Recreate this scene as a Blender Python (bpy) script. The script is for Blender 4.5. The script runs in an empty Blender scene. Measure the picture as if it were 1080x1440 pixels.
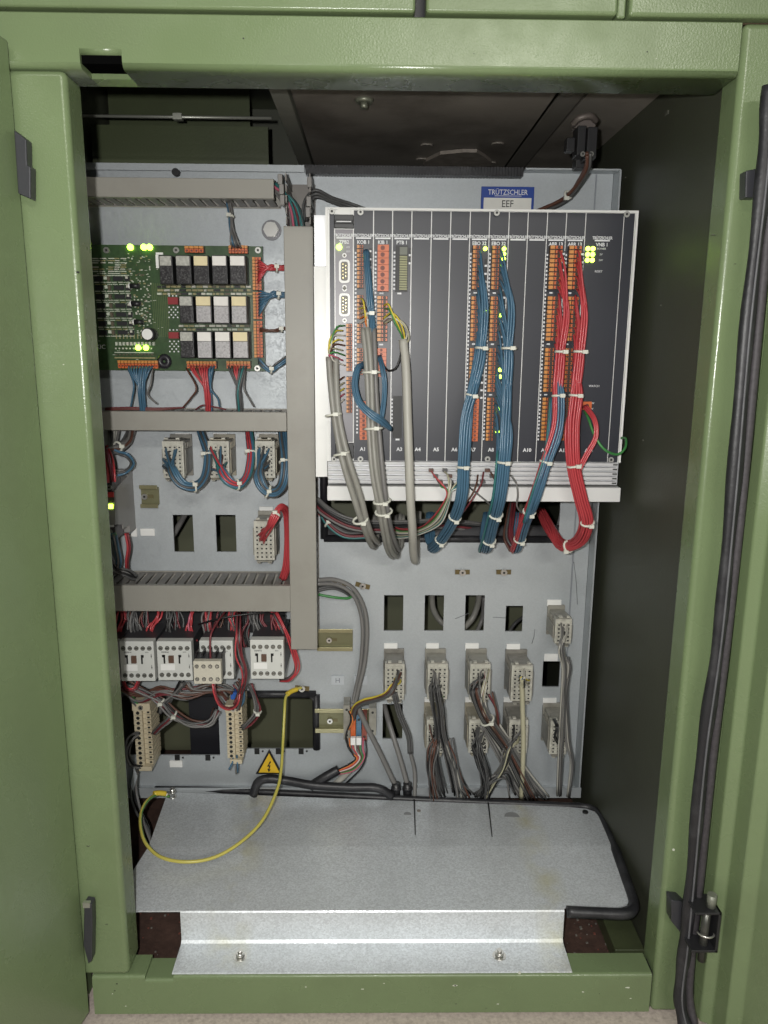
import bpy, bmesh, math, random
from math import radians, sin, cos, pi
from mathutils import Vector, Matrix
random.seed(7)
S = bpy.context.scene
COL = S.collection
# ------------------------------------------------------------------ camera, light, exposure
CZ = 0.755                                    # camera height above the floor
PITCH, YAW, ROLL, FPX = radians(11.926), radians(.881), radians(-.479), 1080.0
fwd = Vector((sin(YAW)*cos(PITCH), cos(YAW)*cos(PITCH), -sin(PITCH)))
rt = Vector((cos(YAW), -sin(YAW), 0))
dn = fwd.cross(rt)
RT = rt*cos(ROLL)+dn*sin(ROLL)
DN = dn*cos(ROLL)-rt*sin(ROLL)
cd = bpy.data.cameras.new('camera'); cam = bpy.data.objects.new('camera', cd); COL.objects.link(cam)
S.camera = cam
cd.sensor_fit = 'VERTICAL'; cd.sensor_height = 36; cd.lens = 36*FPX/1440
cd.clip_start = .01; cd.clip_end = 100
m = Matrix.Identity(4)
for i in range(3):
    m[i][0] = RT[i]; m[i][1] = -DN[i]; m[i][2] = -fwd[i]
m[2][3] = CZ
cam.matrix_world = m
W = bpy.data.worlds.new('World'); S.world = W; W.use_nodes = True
W.node_tree.nodes['Background'].inputs[0].default_value = (.80, .86, 1, 1)
W.node_tree.nodes['Background'].inputs[1].default_value = .07
def lamp(name, loc, size, power, col, target, sy=None):
    l = bpy.data.lights.new(name, 'AREA'); o = bpy.data.objects.new(name, l); COL.objects.link(o)
    l.energy = power; l.color = col; l.size = size
    if sy: l.shape = 'RECTANGLE'; l.size_y = sy
    else: l.shape = 'DISK'
    o.location = loc
    o.rotation_euler = (Vector(target)-Vector(loc)).to_track_quat('-Z', 'Y').to_euler()
    return o
# the phone's flash just beside the lens, and the hall's ceiling tubes behind the photographer
fl = bpy.data.lights.new('camera_flash', 'POINT'); fo = bpy.data.objects.new('camera_flash', fl); COL.objects.link(fo)
fl.energy = 25.0; fl.color = (1, .985, .95); fl.shadow_soft_size = .007; fo.location = (-.036, -.01, CZ+.018)
lamp('hall_tube_light', (1.05, -4.6, CZ+2.15), 1.9, 75, (1, .97, .88), (0, .75, CZ), .25)
lamp('hall_tube_light', (-.9, -1.7, CZ+2.3), 1.3, 18, (1, .97, .88), (0, .75, CZ), .2)
S.view_settings.view_transform = 'Standard'; S.view_settings.look = 'None'
S.view_settings.gamma = 1; S.view_settings.exposure = 0
S.cycles.max_bounces = 6
S.cycles.use_denoising = True

def P(x, y, D):
    d = RT*((x-540)/FPX)+DN*((y-720)/FPX)+fwd
    v = d*(D/d.y); return Vector((v.x, v.y, v.z+CZ))
def PZ(x, y, z):
    d = RT*((x-540)/FPX)+DN*((y-720)/FPX)+fwd
    v = d*((z-CZ)/d.z); return Vector((v.x, v.y, v.z+CZ))
# ------------------------------------------------------------------ materials
MATS = {}
def mat(name, col, rough=.5, metal=0., amt=.12, scale=40, bump=0., bscale=200, emit=0, dirt=None, dscale=9, damt=0., spangle=0., coat=0., rvar=0.):
    if name in MATS: return MATS[name]
    mt = bpy.data.materials.new(name); mt.use_nodes = True
    nt = mt.node_tree; N = nt.nodes; L = nt.links; b = N['Principled BSDF']
    b.inputs['Roughness'].default_value = rough; b.inputs['Metallic'].default_value = metal
    if coat: b.inputs['Coat Weight'].default_value = coat; b.inputs['Coat Roughness'].default_value = .12
    c4 = (*col, 1)
    geo = N.new('ShaderNodeNewGeometry')
    no = N.new('ShaderNodeTexNoise'); no.inputs['Scale'].default_value = scale; no.inputs['Detail'].default_value = 6
    L.new(geo.outputs['Position'], no.inputs['Vector'])
    mx = N.new('ShaderNodeMix'); mx.data_type = 'RGBA'
    mx.inputs[6].default_value = tuple(c*(1-amt) for c in col)+(1,)
    mx.inputs[7].default_value = tuple(min(1, c*(1+amt)) for c in col)+(1,)
    L.new(no.outputs['Fac'], mx.inputs[0]); out = mx.outputs[2]
    if spangle:
        vo = N.new('ShaderNodeTexVoronoi'); vo.inputs['Scale'].default_value = 560
        L.new(geo.outputs['Position'], vo.inputs['Vector'])
        sp = N.new('ShaderNodeSeparateColor'); L.new(vo.outputs['Color'], sp.inputs[0])
        mr = N.new('ShaderNodeMapRange'); mr.inputs[3].default_value = 1-spangle; mr.inputs[4].default_value = 1+spangle
        L.new(sp.outputs[0], mr.inputs[0])
        m2 = N.new('ShaderNodeMix'); m2.data_type = 'RGBA'; m2.blend_type = 'MULTIPLY'; m2.inputs[0].default_value = 1
        L.new(out, m2.inputs[6]); L.new(mr.outputs[0], m2.inputs[7]); out = m2.outputs[2]
        mr2 = N.new('ShaderNodeMapRange'); mr2.inputs[3].default_value = rough-.1; mr2.inputs[4].default_value = rough+.12
        L.new(sp.outputs[1], mr2.inputs[0]); L.new(mr2.outputs[0], b.inputs['Roughness'])
    if damt:
        dn_ = N.new('ShaderNodeTexNoise'); dn_.inputs['Scale'].default_value = dscale; dn_.inputs['Detail'].default_value = 8; dn_.inputs['Roughness'].default_value = .65
        L.new(geo.outputs['Position'], dn_.inputs['Vector'])
        rp = N.new('ShaderNodeMapRange'); rp.inputs[1].default_value = .48; rp.inputs[2].default_value = .78; rp.inputs[4].default_value = damt
        L.new(dn_.outputs['Fac'], rp.inputs[0])
        m3 = N.new('ShaderNodeMix'); m3.data_type = 'RGBA'; m3.inputs[7].default_value = (*(dirt or (.05, .04, .03)), 1)
        L.new(rp.outputs[0], m3.inputs[0]); L.new(out, m3.inputs[6]); out = m3.outputs[2]
    L.new(out, b.inputs['Base Color'])
    if rvar:
        n3 = N.new('ShaderNodeTexNoise'); n3.inputs['Scale'].default_value = 14; n3.inputs['Detail'].default_value = 5
        L.new(geo.outputs['Position'], n3.inputs['Vector'])
        r3 = N.new('ShaderNodeMapRange'); r3.inputs[1].default_value = .3; r3.inputs[2].default_value = .7
        r3.inputs[3].default_value = max(.05, rough-rvar); r3.inputs[4].default_value = rough+rvar
        L.new(n3.outputs['Fac'], r3.inputs[0]); L.new(r3.outputs[0], b.inputs['Roughness'])
    if bump:
        n2 = N.new('ShaderNodeTexNoise'); n2.inputs['Scale'].default_value = bscale; n2.inputs['Detail'].default_value = 3
        L.new(geo.outputs['Position'], n2.inputs['Vector'])
        bp = N.new('ShaderNodeBump'); bp.inputs['Strength'].default_value = bump; bp.inputs['Distance'].default_value = .0006
        L.new(n2.outputs['Fac'], bp.inputs['Height']); L.new(bp.outputs[0], b.inputs['Normal'])
    if emit:
        b.inputs['Emission Color'].default_value = c4; b.inputs['Emission Strength'].default_value = emit
    MATS[name] = mt; return mt
GREEN = mat('green_paint', (.164, .219, .110), .27, amt=.08, scale=5, bump=.32, bscale=560, dirt=(.105, .125, .065), dscale=7, damt=.45, rvar=.09)
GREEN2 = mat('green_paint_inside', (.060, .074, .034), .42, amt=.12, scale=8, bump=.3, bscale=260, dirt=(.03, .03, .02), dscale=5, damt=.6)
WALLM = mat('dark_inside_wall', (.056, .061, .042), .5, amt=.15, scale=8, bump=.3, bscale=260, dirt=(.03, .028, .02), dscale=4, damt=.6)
SOOT = mat('sooty_ceiling_sheet', (.215, .195, .170), .5, amt=.3, scale=9, dirt=(.035, .028, .022), dscale=7, damt=.75, bump=.2)
ZINC = mat('zinc_plate', (.455, .485, .505), .46, .30, amt=.05, scale=9, spangle=.035, dirt=(.40, .43, .44), dscale=9, damt=.4)
GALV = mat('galvanised_spangle', (.60, .62, .64), .45, .35, amt=.08, scale=20, spangle=.14, dirt=(.32, .33, .33), dscale=10, damt=.45)
ALU = mat('aluminium', (.72, .73, .75), .38, .35, amt=.02)
WHITE = mat('white_enamel', (.80, .80, .78), .35, amt=.05)
DUCT = mat('duct_plastic', (.29, .28, .25), .45, amt=.06, scale=20, dirt=(.16, .14, .12), dscale=16, damt=.3)
DUCTD = mat('duct_finger_plastic', (.21, .195, .18), .5, amt=.12, dirt=(.08, .07, .06), dscale=30, damt=.6)
BLACK = mat('black_plastic', (.018, .018, .02), .4, amt=.2)
RUBBER = mat('black_rubber', (.016, .016, .019), .45, amt=.3, scale=80, bump=.5, dirt=(.075, .075, .08), dscale=22, damt=.7)
SLATE = mat('slate_module_face', (.024, .026, .036), .40, amt=.07, scale=12)
MODG = mat('grey_module_face', (.20, .19, .21), .35, amt=.06)
PCB = mat('green_circuit_board', (.034, .072, .027), .35, amt=.5, scale=160, dirt=(.10, .13, .05), dscale=60, damt=.35)
ORANGE = mat('orange_terminal', (.58, .125, .032), .42, amt=.18, scale=120)
ORANGE2 = mat('amber_terminal', (.58, .24, .055), .42, amt=.25, scale=120)
DARKWELL = mat('dark_screw_well', (.05, .03, .02), .5)
RUSTWELL = mat('red_screw_well', (.15, .03, .015), .5)
IVORY = mat('ivory_plastic', (.62, .63, .60), .4, amt=.05)
CONN = mat('grey_connector_plastic', (.27, .26, .225), .45, amt=.3, scale=90, dirt=(.10, .09, .075), dscale=60, damt=.5)
CONNL = mat('light_connector_pins', (.50, .49, .43), .4, amt=.2, scale=160, dirt=(.16, .14, .12), dscale=120, damt=.7)
CREAM = mat('cream_terminal', (.56, .49, .35), .45, amt=.15, scale=90)
STEEL = mat('bright_screw_steel', (.62, .61, .58), .28, .85, amt=.1)
CHROM = mat('yellow_chromate_rail', (.36, .335, .20), .32, .65, amt=.2, scale=30)
PAPER = mat('white_label_paper', (.82, .82, .80), .6, amt=.03)
YELLOW = mat('warning_yellow', (.78, .50, .03), .4, amt=.05)
BLUEP = mat('blue_label_print', (.02, .06, .30), .4)
INK = mat('black_ink', (.012, .012, .012), .5)
VOID = mat('void_black', (.003, .003, .003), 1.0); VOID.node_tree.nodes['Principled BSDF'].inputs['Specular IOR Level'].default_value = 0
PRINT = mat('white_print', (.75, .76, .78), .5)
TIE = mat('cable_tie_nylon', (.62, .62, .55), .4)
LEDG = mat('lit_green_led', (.55, 1, .06), .4, emit=9)
LEDR = mat('lit_red_led', (1, .08, .06), .4, emit=.8)
RUST = mat('rusty_floor_pan', (.07, .038, .028), .8, amt=.6, scale=120, dirt=(.04, .025, .02), dscale=25, damt=.8, bump=.8, bscale=300)
FLOORM = mat('speckled_concrete', (.50, .43, .38), .8, amt=.35, scale=260, dirt=(.16, .13, .11), dscale=120, damt=.6, bump=.6, bscale=400)
RELAYD = mat('relay_dark_window', (.035, .033, .036), .25, amt=.5, scale=500, dirt=(.20, .20, .20), dscale=420, damt=.8)
RELAYG = mat('relay_grey_window', (.46, .45, .46), .3, amt=.2, scale=400, dirt=(.14, .13, .14), dscale=380, damt=.9)
RELAYW = mat('relay_white_tag', (.78, .76, .72), .5, amt=.06, scale=200)
RELAYC = mat('relay_cream_tag', (.76, .66, .40), .5, amt=.06, scale=200)
WC = {
 'blue': mat('wire_blue', (.065, .145, .225), .30, amt=.15), 'red': mat('wire_red', (.46, .055, .065), .30, amt=.12),
 'grey': mat('cable_grey', (.27, .265, .24), .45, amt=.08, dirt=(.15, .13, .11), dscale=25, damt=.5), 'dgrey': mat('wire_dark_grey', (.085, .085, .085), .45, amt=.2),
 'mgrey': mat('wire_grey', (.17, .165, .16), .45, amt=.2), 'black': mat('wire_black', (.014, .014, .015), .4), 'white': mat('wire_white', (.60, .58, .52), .4),
 'yellow': mat('wire_yellow', (.62, .50, .06), .4), 'green': mat('wire_green', (.05, .22, .06), .4), 'brown': mat('wire_brown', (.11, .05, .035), .45),
 'dred': mat('wire_dark_red', (.16, .028, .035), .45, amt=.3), 'teal': mat('wire_teal', (.035, .16, .16), .4), 'pink': mat('wire_pink', (.50, .12, .18), .4),
 'orange': mat('wire_orange', (.65, .2, .05), .4), 'cream': mat('cable_cream', (.42, .40, .28), .45), 'lgrey': mat('cable_light_grey', (.40, .39, .35), .45, amt=.06)}
# ------------------------------------------------------------------ mesh helpers
def tag(o, label=None, cat=None, group=None, kind=None):
    if label: o['label'] = label
    if cat: o['category'] = cat
    if group: o['group'] = group
    if kind: o['kind'] = kind
    return o
def thing(name, loc, label, cat, group=None):
    o = bpy.data.objects.new(name, None); COL.objects.link(o); o.location = loc; o.empty_display_size = .02
    return tag(o, label, cat, group)
class MB:
    def __init__(s): s.v = []; s.f = []; s.m = []; s.sm = []
    def quad(s, pts, mi=0, smooth=False):
        n = len(s.v); s.v += [tuple(p) for p in pts]; s.f.append(tuple(range(n, n+len(pts)))); s.m.append(mi); s.sm.append(smooth); return s
    def box(s, x0, x1, y0, y1, z0, z1, mi=0):
        if x0 > x1: x0, x1 = x1, x0
        if y0 > y1: y0, y1 = y1, y0
        if z0 > z1: z0, z1 = z1, z0
        n = len(s.v)
        s.v += [(x, y, z) for z in (z0, z1) for y in (y0, y1) for x in (x0, x1)]
        for f in ((0, 2, 3, 1), (4, 5, 7, 6), (0, 1, 5, 4), (2, 6, 7, 3), (0, 4, 6, 2), (1, 3, 7, 5)):
            s.f.append(tuple(n+i for i in f)); s.m.append(mi); s.sm.append(False)
        return s
    def prism(s, poly, a, b, axis='y', mi=0):
        """poly of 2-d points extruded between a and b along axis"""
        def mk(p, t): return {'y': (p[0], t, p[1]), 'z': (p[0], p[1], t), 'x': (t, p[0], p[1])}[axis]
        n = len(s.v); k = len(poly)
        s.v += [mk(p, a) for p in poly]+[mk(p, b) for p in poly]
        fs = [tuple(range(n, n+k)), tuple(range(n+2*k-1, n+k-1, -1))]
        for i in range(k): j = (i+1) % k; fs.append((n+i, n+k+i, n+k+j, n+j))
        for f in fs: s.f.append(f); s.m.append(mi); s.sm.append(False)
        return s
    def disc(s, c, r, y0, y1, n=12, mi=0, axis='y', r2=None):
        r2 = r if r2 is None else r2
        k0 = len(s.v); 
        for t, rr in ((y0, r), (y1, r2)):
            for i in range(n):
                a = 2*pi*i/n; u, w = rr*cos(a), rr*sin(a)
                s.v.append({'y': (c[0]+u, t, c[1]+w), 'z': (c[0]+u, c[1]+w, t), 'x': (t, c[0]+u, c[1]+w)}[axis])
        for i in range(n):
            j = (i+1) % n; s.f.append((k0+i, k0+j, k0+n+j, k0+n+i)); s.m.append(mi); s.sm.append(True)
        s.f.append(tuple(range(k0+n-1, k0-1, -1))); s.m.append(mi); s.sm.append(False)
        s.f.append(tuple(range(k0+n, k0+2*n))); s.m.append(mi); s.sm.append(False)
        return s
    def tube(s, pts, r, n=7, mi=0, closed=False, flat=1.0):
        pts = [Vector(p) for p in pts]; N = len(pts)
        if N < 2: return s
        T = []
        for i in range(N):
            a = pts[(i-1) % N if closed else max(0, i-1)]; b = pts[(i+1) % N if closed else min(N-1, i+1)]
            t = (b-a); T.append(t.normalized() if t.length > 1e-9 else Vector((0, 0, 1)))
        up = Vector((0, 1, 0)) if abs(T[0].y) < .9 else Vector((1, 0, 0))
        u = (up-T[0]*up.dot(T[0])).normalized(); k0 = len(s.v)
        for i in range(N):
            u = (u-T[i]*u.dot(T[i])); u = u.normalized() if u.length > 1e-6 else Vector((1, 0, 0))
            w = T[i].cross(u); rr = r[i] if isinstance(r, (list, tuple)) else r
            for j in range(n):
                a = 2*pi*j/n; s.v.append(tuple(pts[i]+u*(rr*cos(a)*flat)+w*(rr*sin(a))))
        for i in range(N if closed else N-1):
            i2 = (i+1) % N
            for j in range(n):
                j2 = (j+1) % n
                s.f.append((k0+i*n+j, k0+i2*n+j, k0+i2*n+j2, k0+i*n+j2)); s.m.append(mi); s.sm.append(True)
        if not closed:
            s.f.append(tuple(k0+j for j in range(n))); s.m.append(mi); s.sm.append(False)
            s.f.append(tuple(k0+(N-1)*n+j for j in range(n-1, -1, -1))); s.m.append(mi); s.sm.append(False)
        return s
    def build(s, name, mats, parent=None, bevel=0, seg=2, local=False):
        me = bpy.data.meshes.new(name); off = Vector((0, 0, 0))
        if parent is not None and not local:
            p = parent
            while p: off += p.location; p = p.parent
        me.from_pydata([tuple(Vector(v)-off) for v in s.v], [], s.f)
        for mm in (mats if isinstance(mats, (list, tuple)) else [mats]): me.materials.append(mm)
        me.polygons.foreach_set('material_index', s.m)
        me.polygons.foreach_set('use_smooth', [True]*len(s.sm) if bevel else s.sm)
        me.update()
        bm = bmesh.new(); bm.from_mesh(me); bmesh.ops.recalc_face_normals(bm, faces=bm.faces); bm.to_mesh(me); bm.free()
        o = bpy.data.objects.new(name, me); COL.objects.link(o)
        if parent: o.parent = parent
        if bevel:
            b = o.modifiers.new('b', 'BEVEL'); b.width = bevel; b.segments = seg; b.limit_method = 'ANGLE'; b.angle_limit = radians(40); b.harden_normals = True
        return o
def cr(pts, seg=6):
    """Catmull-Rom through points"""
    pts = [Vector(p) for p in pts]
    if len(pts) < 3:
        return [pts[0].lerp(pts[-1], i/seg) for i in range(seg+1)]
    q = [pts[0]*2-pts[1]]+pts+[pts[-1]*2-pts[-2]]; out = []
    for i in range(1, len(q)-2):
        a, b, c, d = q[i-1:i+3]
        for k in range(seg):
            t = k/seg
            out.append(.5*((2*b)+(c-a)*t+(2*a-5*b+4*c-d)*t*t+(3*b-a-3*c+d)*t**3))
    out.append(q[-2]); return out
def text(body, loc, size, mt, parent, name='lettering', sx=1.0, align='CENTER', rot=0, bold=.0):
    cu = bpy.data.curves.new(name, 'FONT'); cu.body = body; cu.size = size; cu.align_x = align; cu.align_y = 'CENTER'; cu.extrude = .0001
    cu.resolution_u = 2; cu.offset = size*bold
    cu.materials.append(mt); o = bpy.data.objects.new(name, cu); COL.objects.link(o)
    o.rotation_euler = (pi/2, rot, 0); o.scale = (sx, 1, 1); off = Vector((0, 0, 0)); p = parent
    while p: off += p.location; p = p.parent
    o.parent = parent; o.location = Vector(loc)-off
    return o
# ------------------------------------------------------------------ wires
def pack(n):
    out = [(0, 0)]; ring = 1
    while len(out) < n:
        for k in range(6*ring):
            a = 2*pi*k/(6*ring)+ring*.4; out.append((ring*cos(a), ring*sin(a)))
        ring += 1
    return out[:n]
def trunk_radius(n, r): return r*(1+2*math.sqrt(max(0, (n-1))/3.3)) if n > 1 else r
def tie_ring(parent, c, t, rad, flatz=1.0, name='cable_tie'):
    t = t.normalized(); u = t.orthogonal().normalized(); w = t.cross(u); mb = MB(); pts = []
    yv = Vector((0, 1, 0)); yv = (yv-t*yv.dot(t)).normalized(); xv = t.cross(yv)
    for i in range(14):
        a = 2*pi*i/14; pts.append(c+xv*(rad*cos(a))+yv*(rad*sin(a)*flatz))
    mb.tube(pts, .0016, 5, closed=True)
    h = c-yv*(rad*flatz+.001)+xv*(rad*.35)
    mb.box(h.x-.003, h.x+.003, h.y-.0025, h.y+.0025, h.z-.0022, h.z+.0022)
    return mb.build(name, TIE, parent)
def bundle(name, label, cat, path, cols, r=.0013, ties=(), spread=None, starts=None, ends=None, group=None, jit=.35, flat=1., seg=5, tail=None, tightness=1.):
    """path: [(px,py,D)] trunk; cols: a colour per wire; starts: [(px,py,D,join index)] a terminal per wire; ends the same at the far side"""
    n = len(cols); ctr = [P(*p) for p in path]; t = thing(name, ctr[0], label, cat, group); offs = pack(n)
    random.shuffle(offs) if starts is None else None
    N = len(ctr); tan = []
    for i in range(N): tan.append((ctr[min(N-1, i+1)]-ctr[max(0, i-1)]).normalized())
    yv0 = Vector((0, 1, 0))
    for w in range(n):
        pts = []; ox, oy = offs[w]; ph = random.random()*6
        j0 = starts[w][3] if starts else 0
        if starts:
            s = starts[w]; a = P(*s[:3]); pts.append(a); 
            b = a.lerp(ctr[j0], .22); b.y = a.y-.008-random.random()*.004; pts.append(b)
        j1 = ends[w][3] if ends else N-1
        for i in range(j0, j1+1):
            yv = (yv0-tan[i]*tan[i].dot(yv0)); yv = yv.normalized() if yv.length > .05 else Vector((0, 0, 1)); xv = tan[i].cross(yv)
            k = (spread[i] if spread else 1.)*2*r*.92*tightness
            wob = .35*r*sin(ph+i*1.7)*jit*2
            pts.append(ctr[i]+xv*(ox*k+wob)+yv*(oy*k*flat+wob*.6))
        if ends:
            e = ends[w]; a = P(*e[:3]); b = a.lerp(pts[-1], .25); b.y -= .005; pts += [b, a]
        MB().tube(cr(pts, seg), r, 6).build('wire', WC[cols[w]], t)
    c2 = cr(ctr, 8)
    for tt in ties:
        i = min(len(c2)-2, int(tt*8)); sp = spread[min(N-1, int(tt))] if spread else 1
        tie_ring(t, c2[i], c2[i+1]-c2[i], trunk_radius(n, r)*.88*max(.8, sp), flat)
    return t
def cable(name, label, cat, path, col, r, group=None, mats=None, seg=8):
    pts = cr([P(*p) for p in path], seg); o = MB().tube(pts, r, 9).build(name, mats or WC[col]); return tag(o, label, cat, group)
def rnd(cols, n): return [random.choice(cols) for _ in range(n)]
def screw(parent, x, y, z, r=.0035, name='screw', mt=None):
    mb = MB(); mb.disc((x, z), r, y, y-.002, 12); mb.disc((x, z), r*.45, y-.002, y-.0021, 6, mi=1)
    return mb.build(name, [mt or STEEL, INK], parent)
# ================================================================== SETTING: floor
ZF = 0.0
tag(MB().box(-3, 3, -3, 3, -.03, ZF).build('floor', FLOORM), kind='structure')
tag(MB().box(-3, 3, 1.75, 1.80, ZF, 2.6).build('wall', mat('hall_wall', (.45, .44, .40), .8)), kind='structure')
# ================================================================== CABINET
Z = lambda v: v+CZ
DF = .75; XL, XR = -.274, .327; ZT = Z(.242); ZB = Z(-.699)
cab = thing('electrical_cabinet', (0, .75, 0), 'large green painted steel electrical cabinet standing open on the speckled concrete floor', 'cabinet')
# left and right posts with rounded edges
MB().box(-.330, XL, DF, .79, ZB, ZT-.0015).build('post', GREEN, cab, .006, 4)
MB().box(XR, .366, DF, .79, .003, Z(.2865)).build('post', GREEN, cab, .006, 4)
MB().box(.368, .60, DF+.004, .79, .003, Z(.2865)).build('outer_post', GREEN, cab, .004, 3)
MB().box(-.60, -.332, DF+.004, .79, .003, ZT-.002).build('outer_post', GREEN, cab, .004, 3)
# top beam with the strike notch cut out of its lower edge
nx0, nx1 = P(113, 95, DF).x, P(172, 95, DF).x; nz = ZT+.011
prof = lambda z0: [(DF+.006-.006*cos(a), z0+.006-.006*sin(a)) for a in [pi/2*i/7 for i in range(8)]]+[(.80, z0), (.80, Z(.2865)), (DF+.001, Z(.2865)), (DF, Z(.2855))]
mb = MB()
mb.prism(prof(ZT), -.60, nx0, 'x'); mb.prism(prof(ZT), nx1, XR-.0018, 'x')
mb.prism(prof(nz), nx0, nx1, 'x'); mb.box(nx0, nx1, .779, .7995, ZT, nz)
mb.sm = [k % 14 > 2 and k % 14 < 10 for k in range(len(mb.f))]; mb.build('top_beam', GREEN, cab)
MB().box(nx0+.0003, nx1-.0003, .7535, .7785, ZT+.0045, nz+.0005).build('notch_shade_fill', VOID, cab)  # black filler box stands in for the shade inside the hollow notch
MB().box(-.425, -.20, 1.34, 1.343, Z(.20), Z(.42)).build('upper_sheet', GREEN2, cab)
# bottom rail with strike notch
r0, r1 = P(203, 1365, DF).x, P(243, 1365, DF).x
rp_ = lambda z1: [(DF, .004), (.782, .004), (.782, z1)]+[(DF+.004-.004*sin(a), z1-.004+.004*cos(a)) for a in [pi/2*i/6 for i in range(7)]]
mb = MB(); mb.prism(rp_(ZB-.0012), -.3165, r0, 'x'); mb.prism(rp_(ZB-.0012), r1, .3245, 'x'); mb.prism(rp_(ZB-.006), r0, r1, 'x')
mb.build('bottom_rail', GREEN, cab)
x_ = (.3245+.327)/2; MB().box(.3246, .3269, .7545, .775, .006, ZB-.003).build('weld_gap', INK, cab)
# fascia above the beam
fx = [-.60, P(584, 5, DF).x, P(599, 5, DF).x, P(868, 5, DF).x, P(884, 5, DF).x, .60]
for a, b in ((0, 1), (2, 3), (4, 5)):
    MB().box(fx[a]+(0.0 if a else 0), fx[b], DF-.004, .77, Z(.2890 if a < 4 else .2886), Z(.36)).build('upper_fascia_panel', GREEN, cab, .003, 3)
MB().box(fx[3]+.001, fx[4]-.001, DF+.003, .77, Z(.2890), Z(.36)).build('upper_mullion', GREEN, cab, .002, 2)
MB().box(fx[1]-.01, fx[2]+.01, .772, .775, Z(.284), Z(.36)).build('gap_back', BLACK, cab)
MB().box(-.60, .60, .757, .80, Z(.2867), Z(.2884)).build('fascia_seam', mat('rusty_seam', (.06, .04, .02), .7, amt=.6, scale=60), cab)
# walls
YB = 1.50; XW = .336; XWL = -.43
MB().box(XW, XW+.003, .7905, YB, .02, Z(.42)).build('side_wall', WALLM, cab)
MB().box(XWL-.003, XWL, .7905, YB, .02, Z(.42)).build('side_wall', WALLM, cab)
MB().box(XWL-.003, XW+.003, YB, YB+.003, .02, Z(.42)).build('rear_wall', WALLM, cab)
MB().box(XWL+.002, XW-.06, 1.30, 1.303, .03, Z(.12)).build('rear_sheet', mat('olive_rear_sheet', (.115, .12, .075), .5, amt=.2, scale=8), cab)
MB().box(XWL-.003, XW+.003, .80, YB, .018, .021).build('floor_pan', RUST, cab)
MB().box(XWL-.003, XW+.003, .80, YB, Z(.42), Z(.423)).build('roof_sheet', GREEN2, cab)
ZC = Z(.298)
def cx(px, py): return PZ(px, py, ZC).x
# ceiling pieces: mid sheet, right sheet, edge beam along the left opening
bx0, bx1 = cx(376, 118), cx(410, 118)
mb = MB(); mb.box(bx0, bx1-.006, .80, YB, ZC-.004, ZC+.03); mb.build('ceiling_beam', mat('ceiling_beam_paint', (.20, .20, .17), .5, amt=.2), cab, .002)
gx = cx(822, 130)
MB().box(bx1-.003, gx-.032, .80, YB, ZC, ZC+.003).build('ceiling_panel', SOOT, cab)
MB().box(gx-.031, gx-.003, .80, YB, ZC-.006, ZC-.003).build('ceiling_strip', mat('grey_soot_strip', (.13, .12, .105), .5, amt=.25, scale=12), cab)
MB().box(gx+.004, XW-.001, .80, YB, ZC-.002, ZC+.002).build('ceiling_panel', SOOT, cab)
# torn knock-out and round cover on the ceiling sheet
c = PZ(645, 222, ZC)
mb = MB(); pts = [(c.x+.052*cos(a)*(1+.15*sin(3*a)), c.y+.06*sin(a)*(1+.1*cos(5*a))) for a in [2*pi*i/16 for i in range(16)]]
mb.prism(pts, ZC-.001, ZC-.006, 'z'); mb.build('knockout_plate', mat('torn_plate', (.24, .21, .18), .6, amt=.6, scale=60), cab)
for px, py in ((600, 203), (700, 201), (593, 223), (690, 228)):
    c2 = PZ(px, py, ZC); mb = MB(); mb.disc((c2.x, c2.y), .010, ZC-.0005, ZC-.003, 10, axis='z'); mb.build('rivet_plate', SOOT, cab)
c = PZ(512, 140, ZC); mb = MB(); mb.disc((c.x, c.y), .012, ZC, ZC-.004, 14, axis='z', r2=.010); mb.disc((c.x, c.y), .005, ZC-.004, ZC-.010, 6, axis='z'); mb.build('ceiling_bolt', mat('dull_bolt', (.22, .23, .18), .4, .5), cab)
# left opening: cross sheet and rod
a = P(120, 175, 1.25); b = P(378, 238, 1.25)
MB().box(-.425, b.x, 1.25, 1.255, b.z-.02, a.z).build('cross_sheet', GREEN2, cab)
a = P(118, 163, 1.15); b = P(382, 167, 1.15)
mb = MB(); mb.tube([Vector((-.425, 1.15, a.z)), Vector((b.x, 1.15, a.z))], .0022, 6); mb.box((a.x+b.x)/2-.006, (a.x+b.x)/2+.006, 1.145, 1.155, a.z-.004, a.z+.004)
mb.build('locking_rod', mat('dull_rod', (.35, .36, .32), .4, .6), cab)
# inner side rail on the floor, right
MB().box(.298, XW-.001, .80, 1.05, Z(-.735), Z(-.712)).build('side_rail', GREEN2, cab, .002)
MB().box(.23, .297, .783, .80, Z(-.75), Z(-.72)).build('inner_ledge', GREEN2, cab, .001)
# paint chips, small square marks
def chip(x, y, w=.004, h=.0025, mt=None, name='paint_chip'):
    p = P(x, y, DF-.0002); poly = [(p.x+w*.5*cos(a)*random.uniform(.6, 1.2), p.z+h*.5*sin(a)*random.uniform(.6, 1.2)) for a in [2*pi*i/7 for i in range(7)]]
    MB().prism(poly, DF+.002, DF-.0002, 'y').build(name, mt or mat('bare_metal_chip', (.60, .62, .52), .5), cab)
for x, y, w, h in ((947, 1195, .004, .004), (883, 1389, .006, .002), (887, 1404, .003, .001), (640, 1386, .006, .002), (731, 1369, .004, .002), (540, 1383, .003, .001), (510, 1391, .004, .001), (640, 1386, .002, .003), (125, 1190, .003, .001), (430, 1388, .003, .002), (700, 1412, .004, .001), (820, 1395, .003, .0015)): chip(x, y, w, h)
chip(109, 383, .003, .002, INK)
for x, y in ((150, 1300), (124, 1190), (1003, 330), (960, 1340)): chip(x, y, .004, .001, mat('scratch_dark', (.07, .08, .05), .6))
R_ = random.Random(11)
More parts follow.
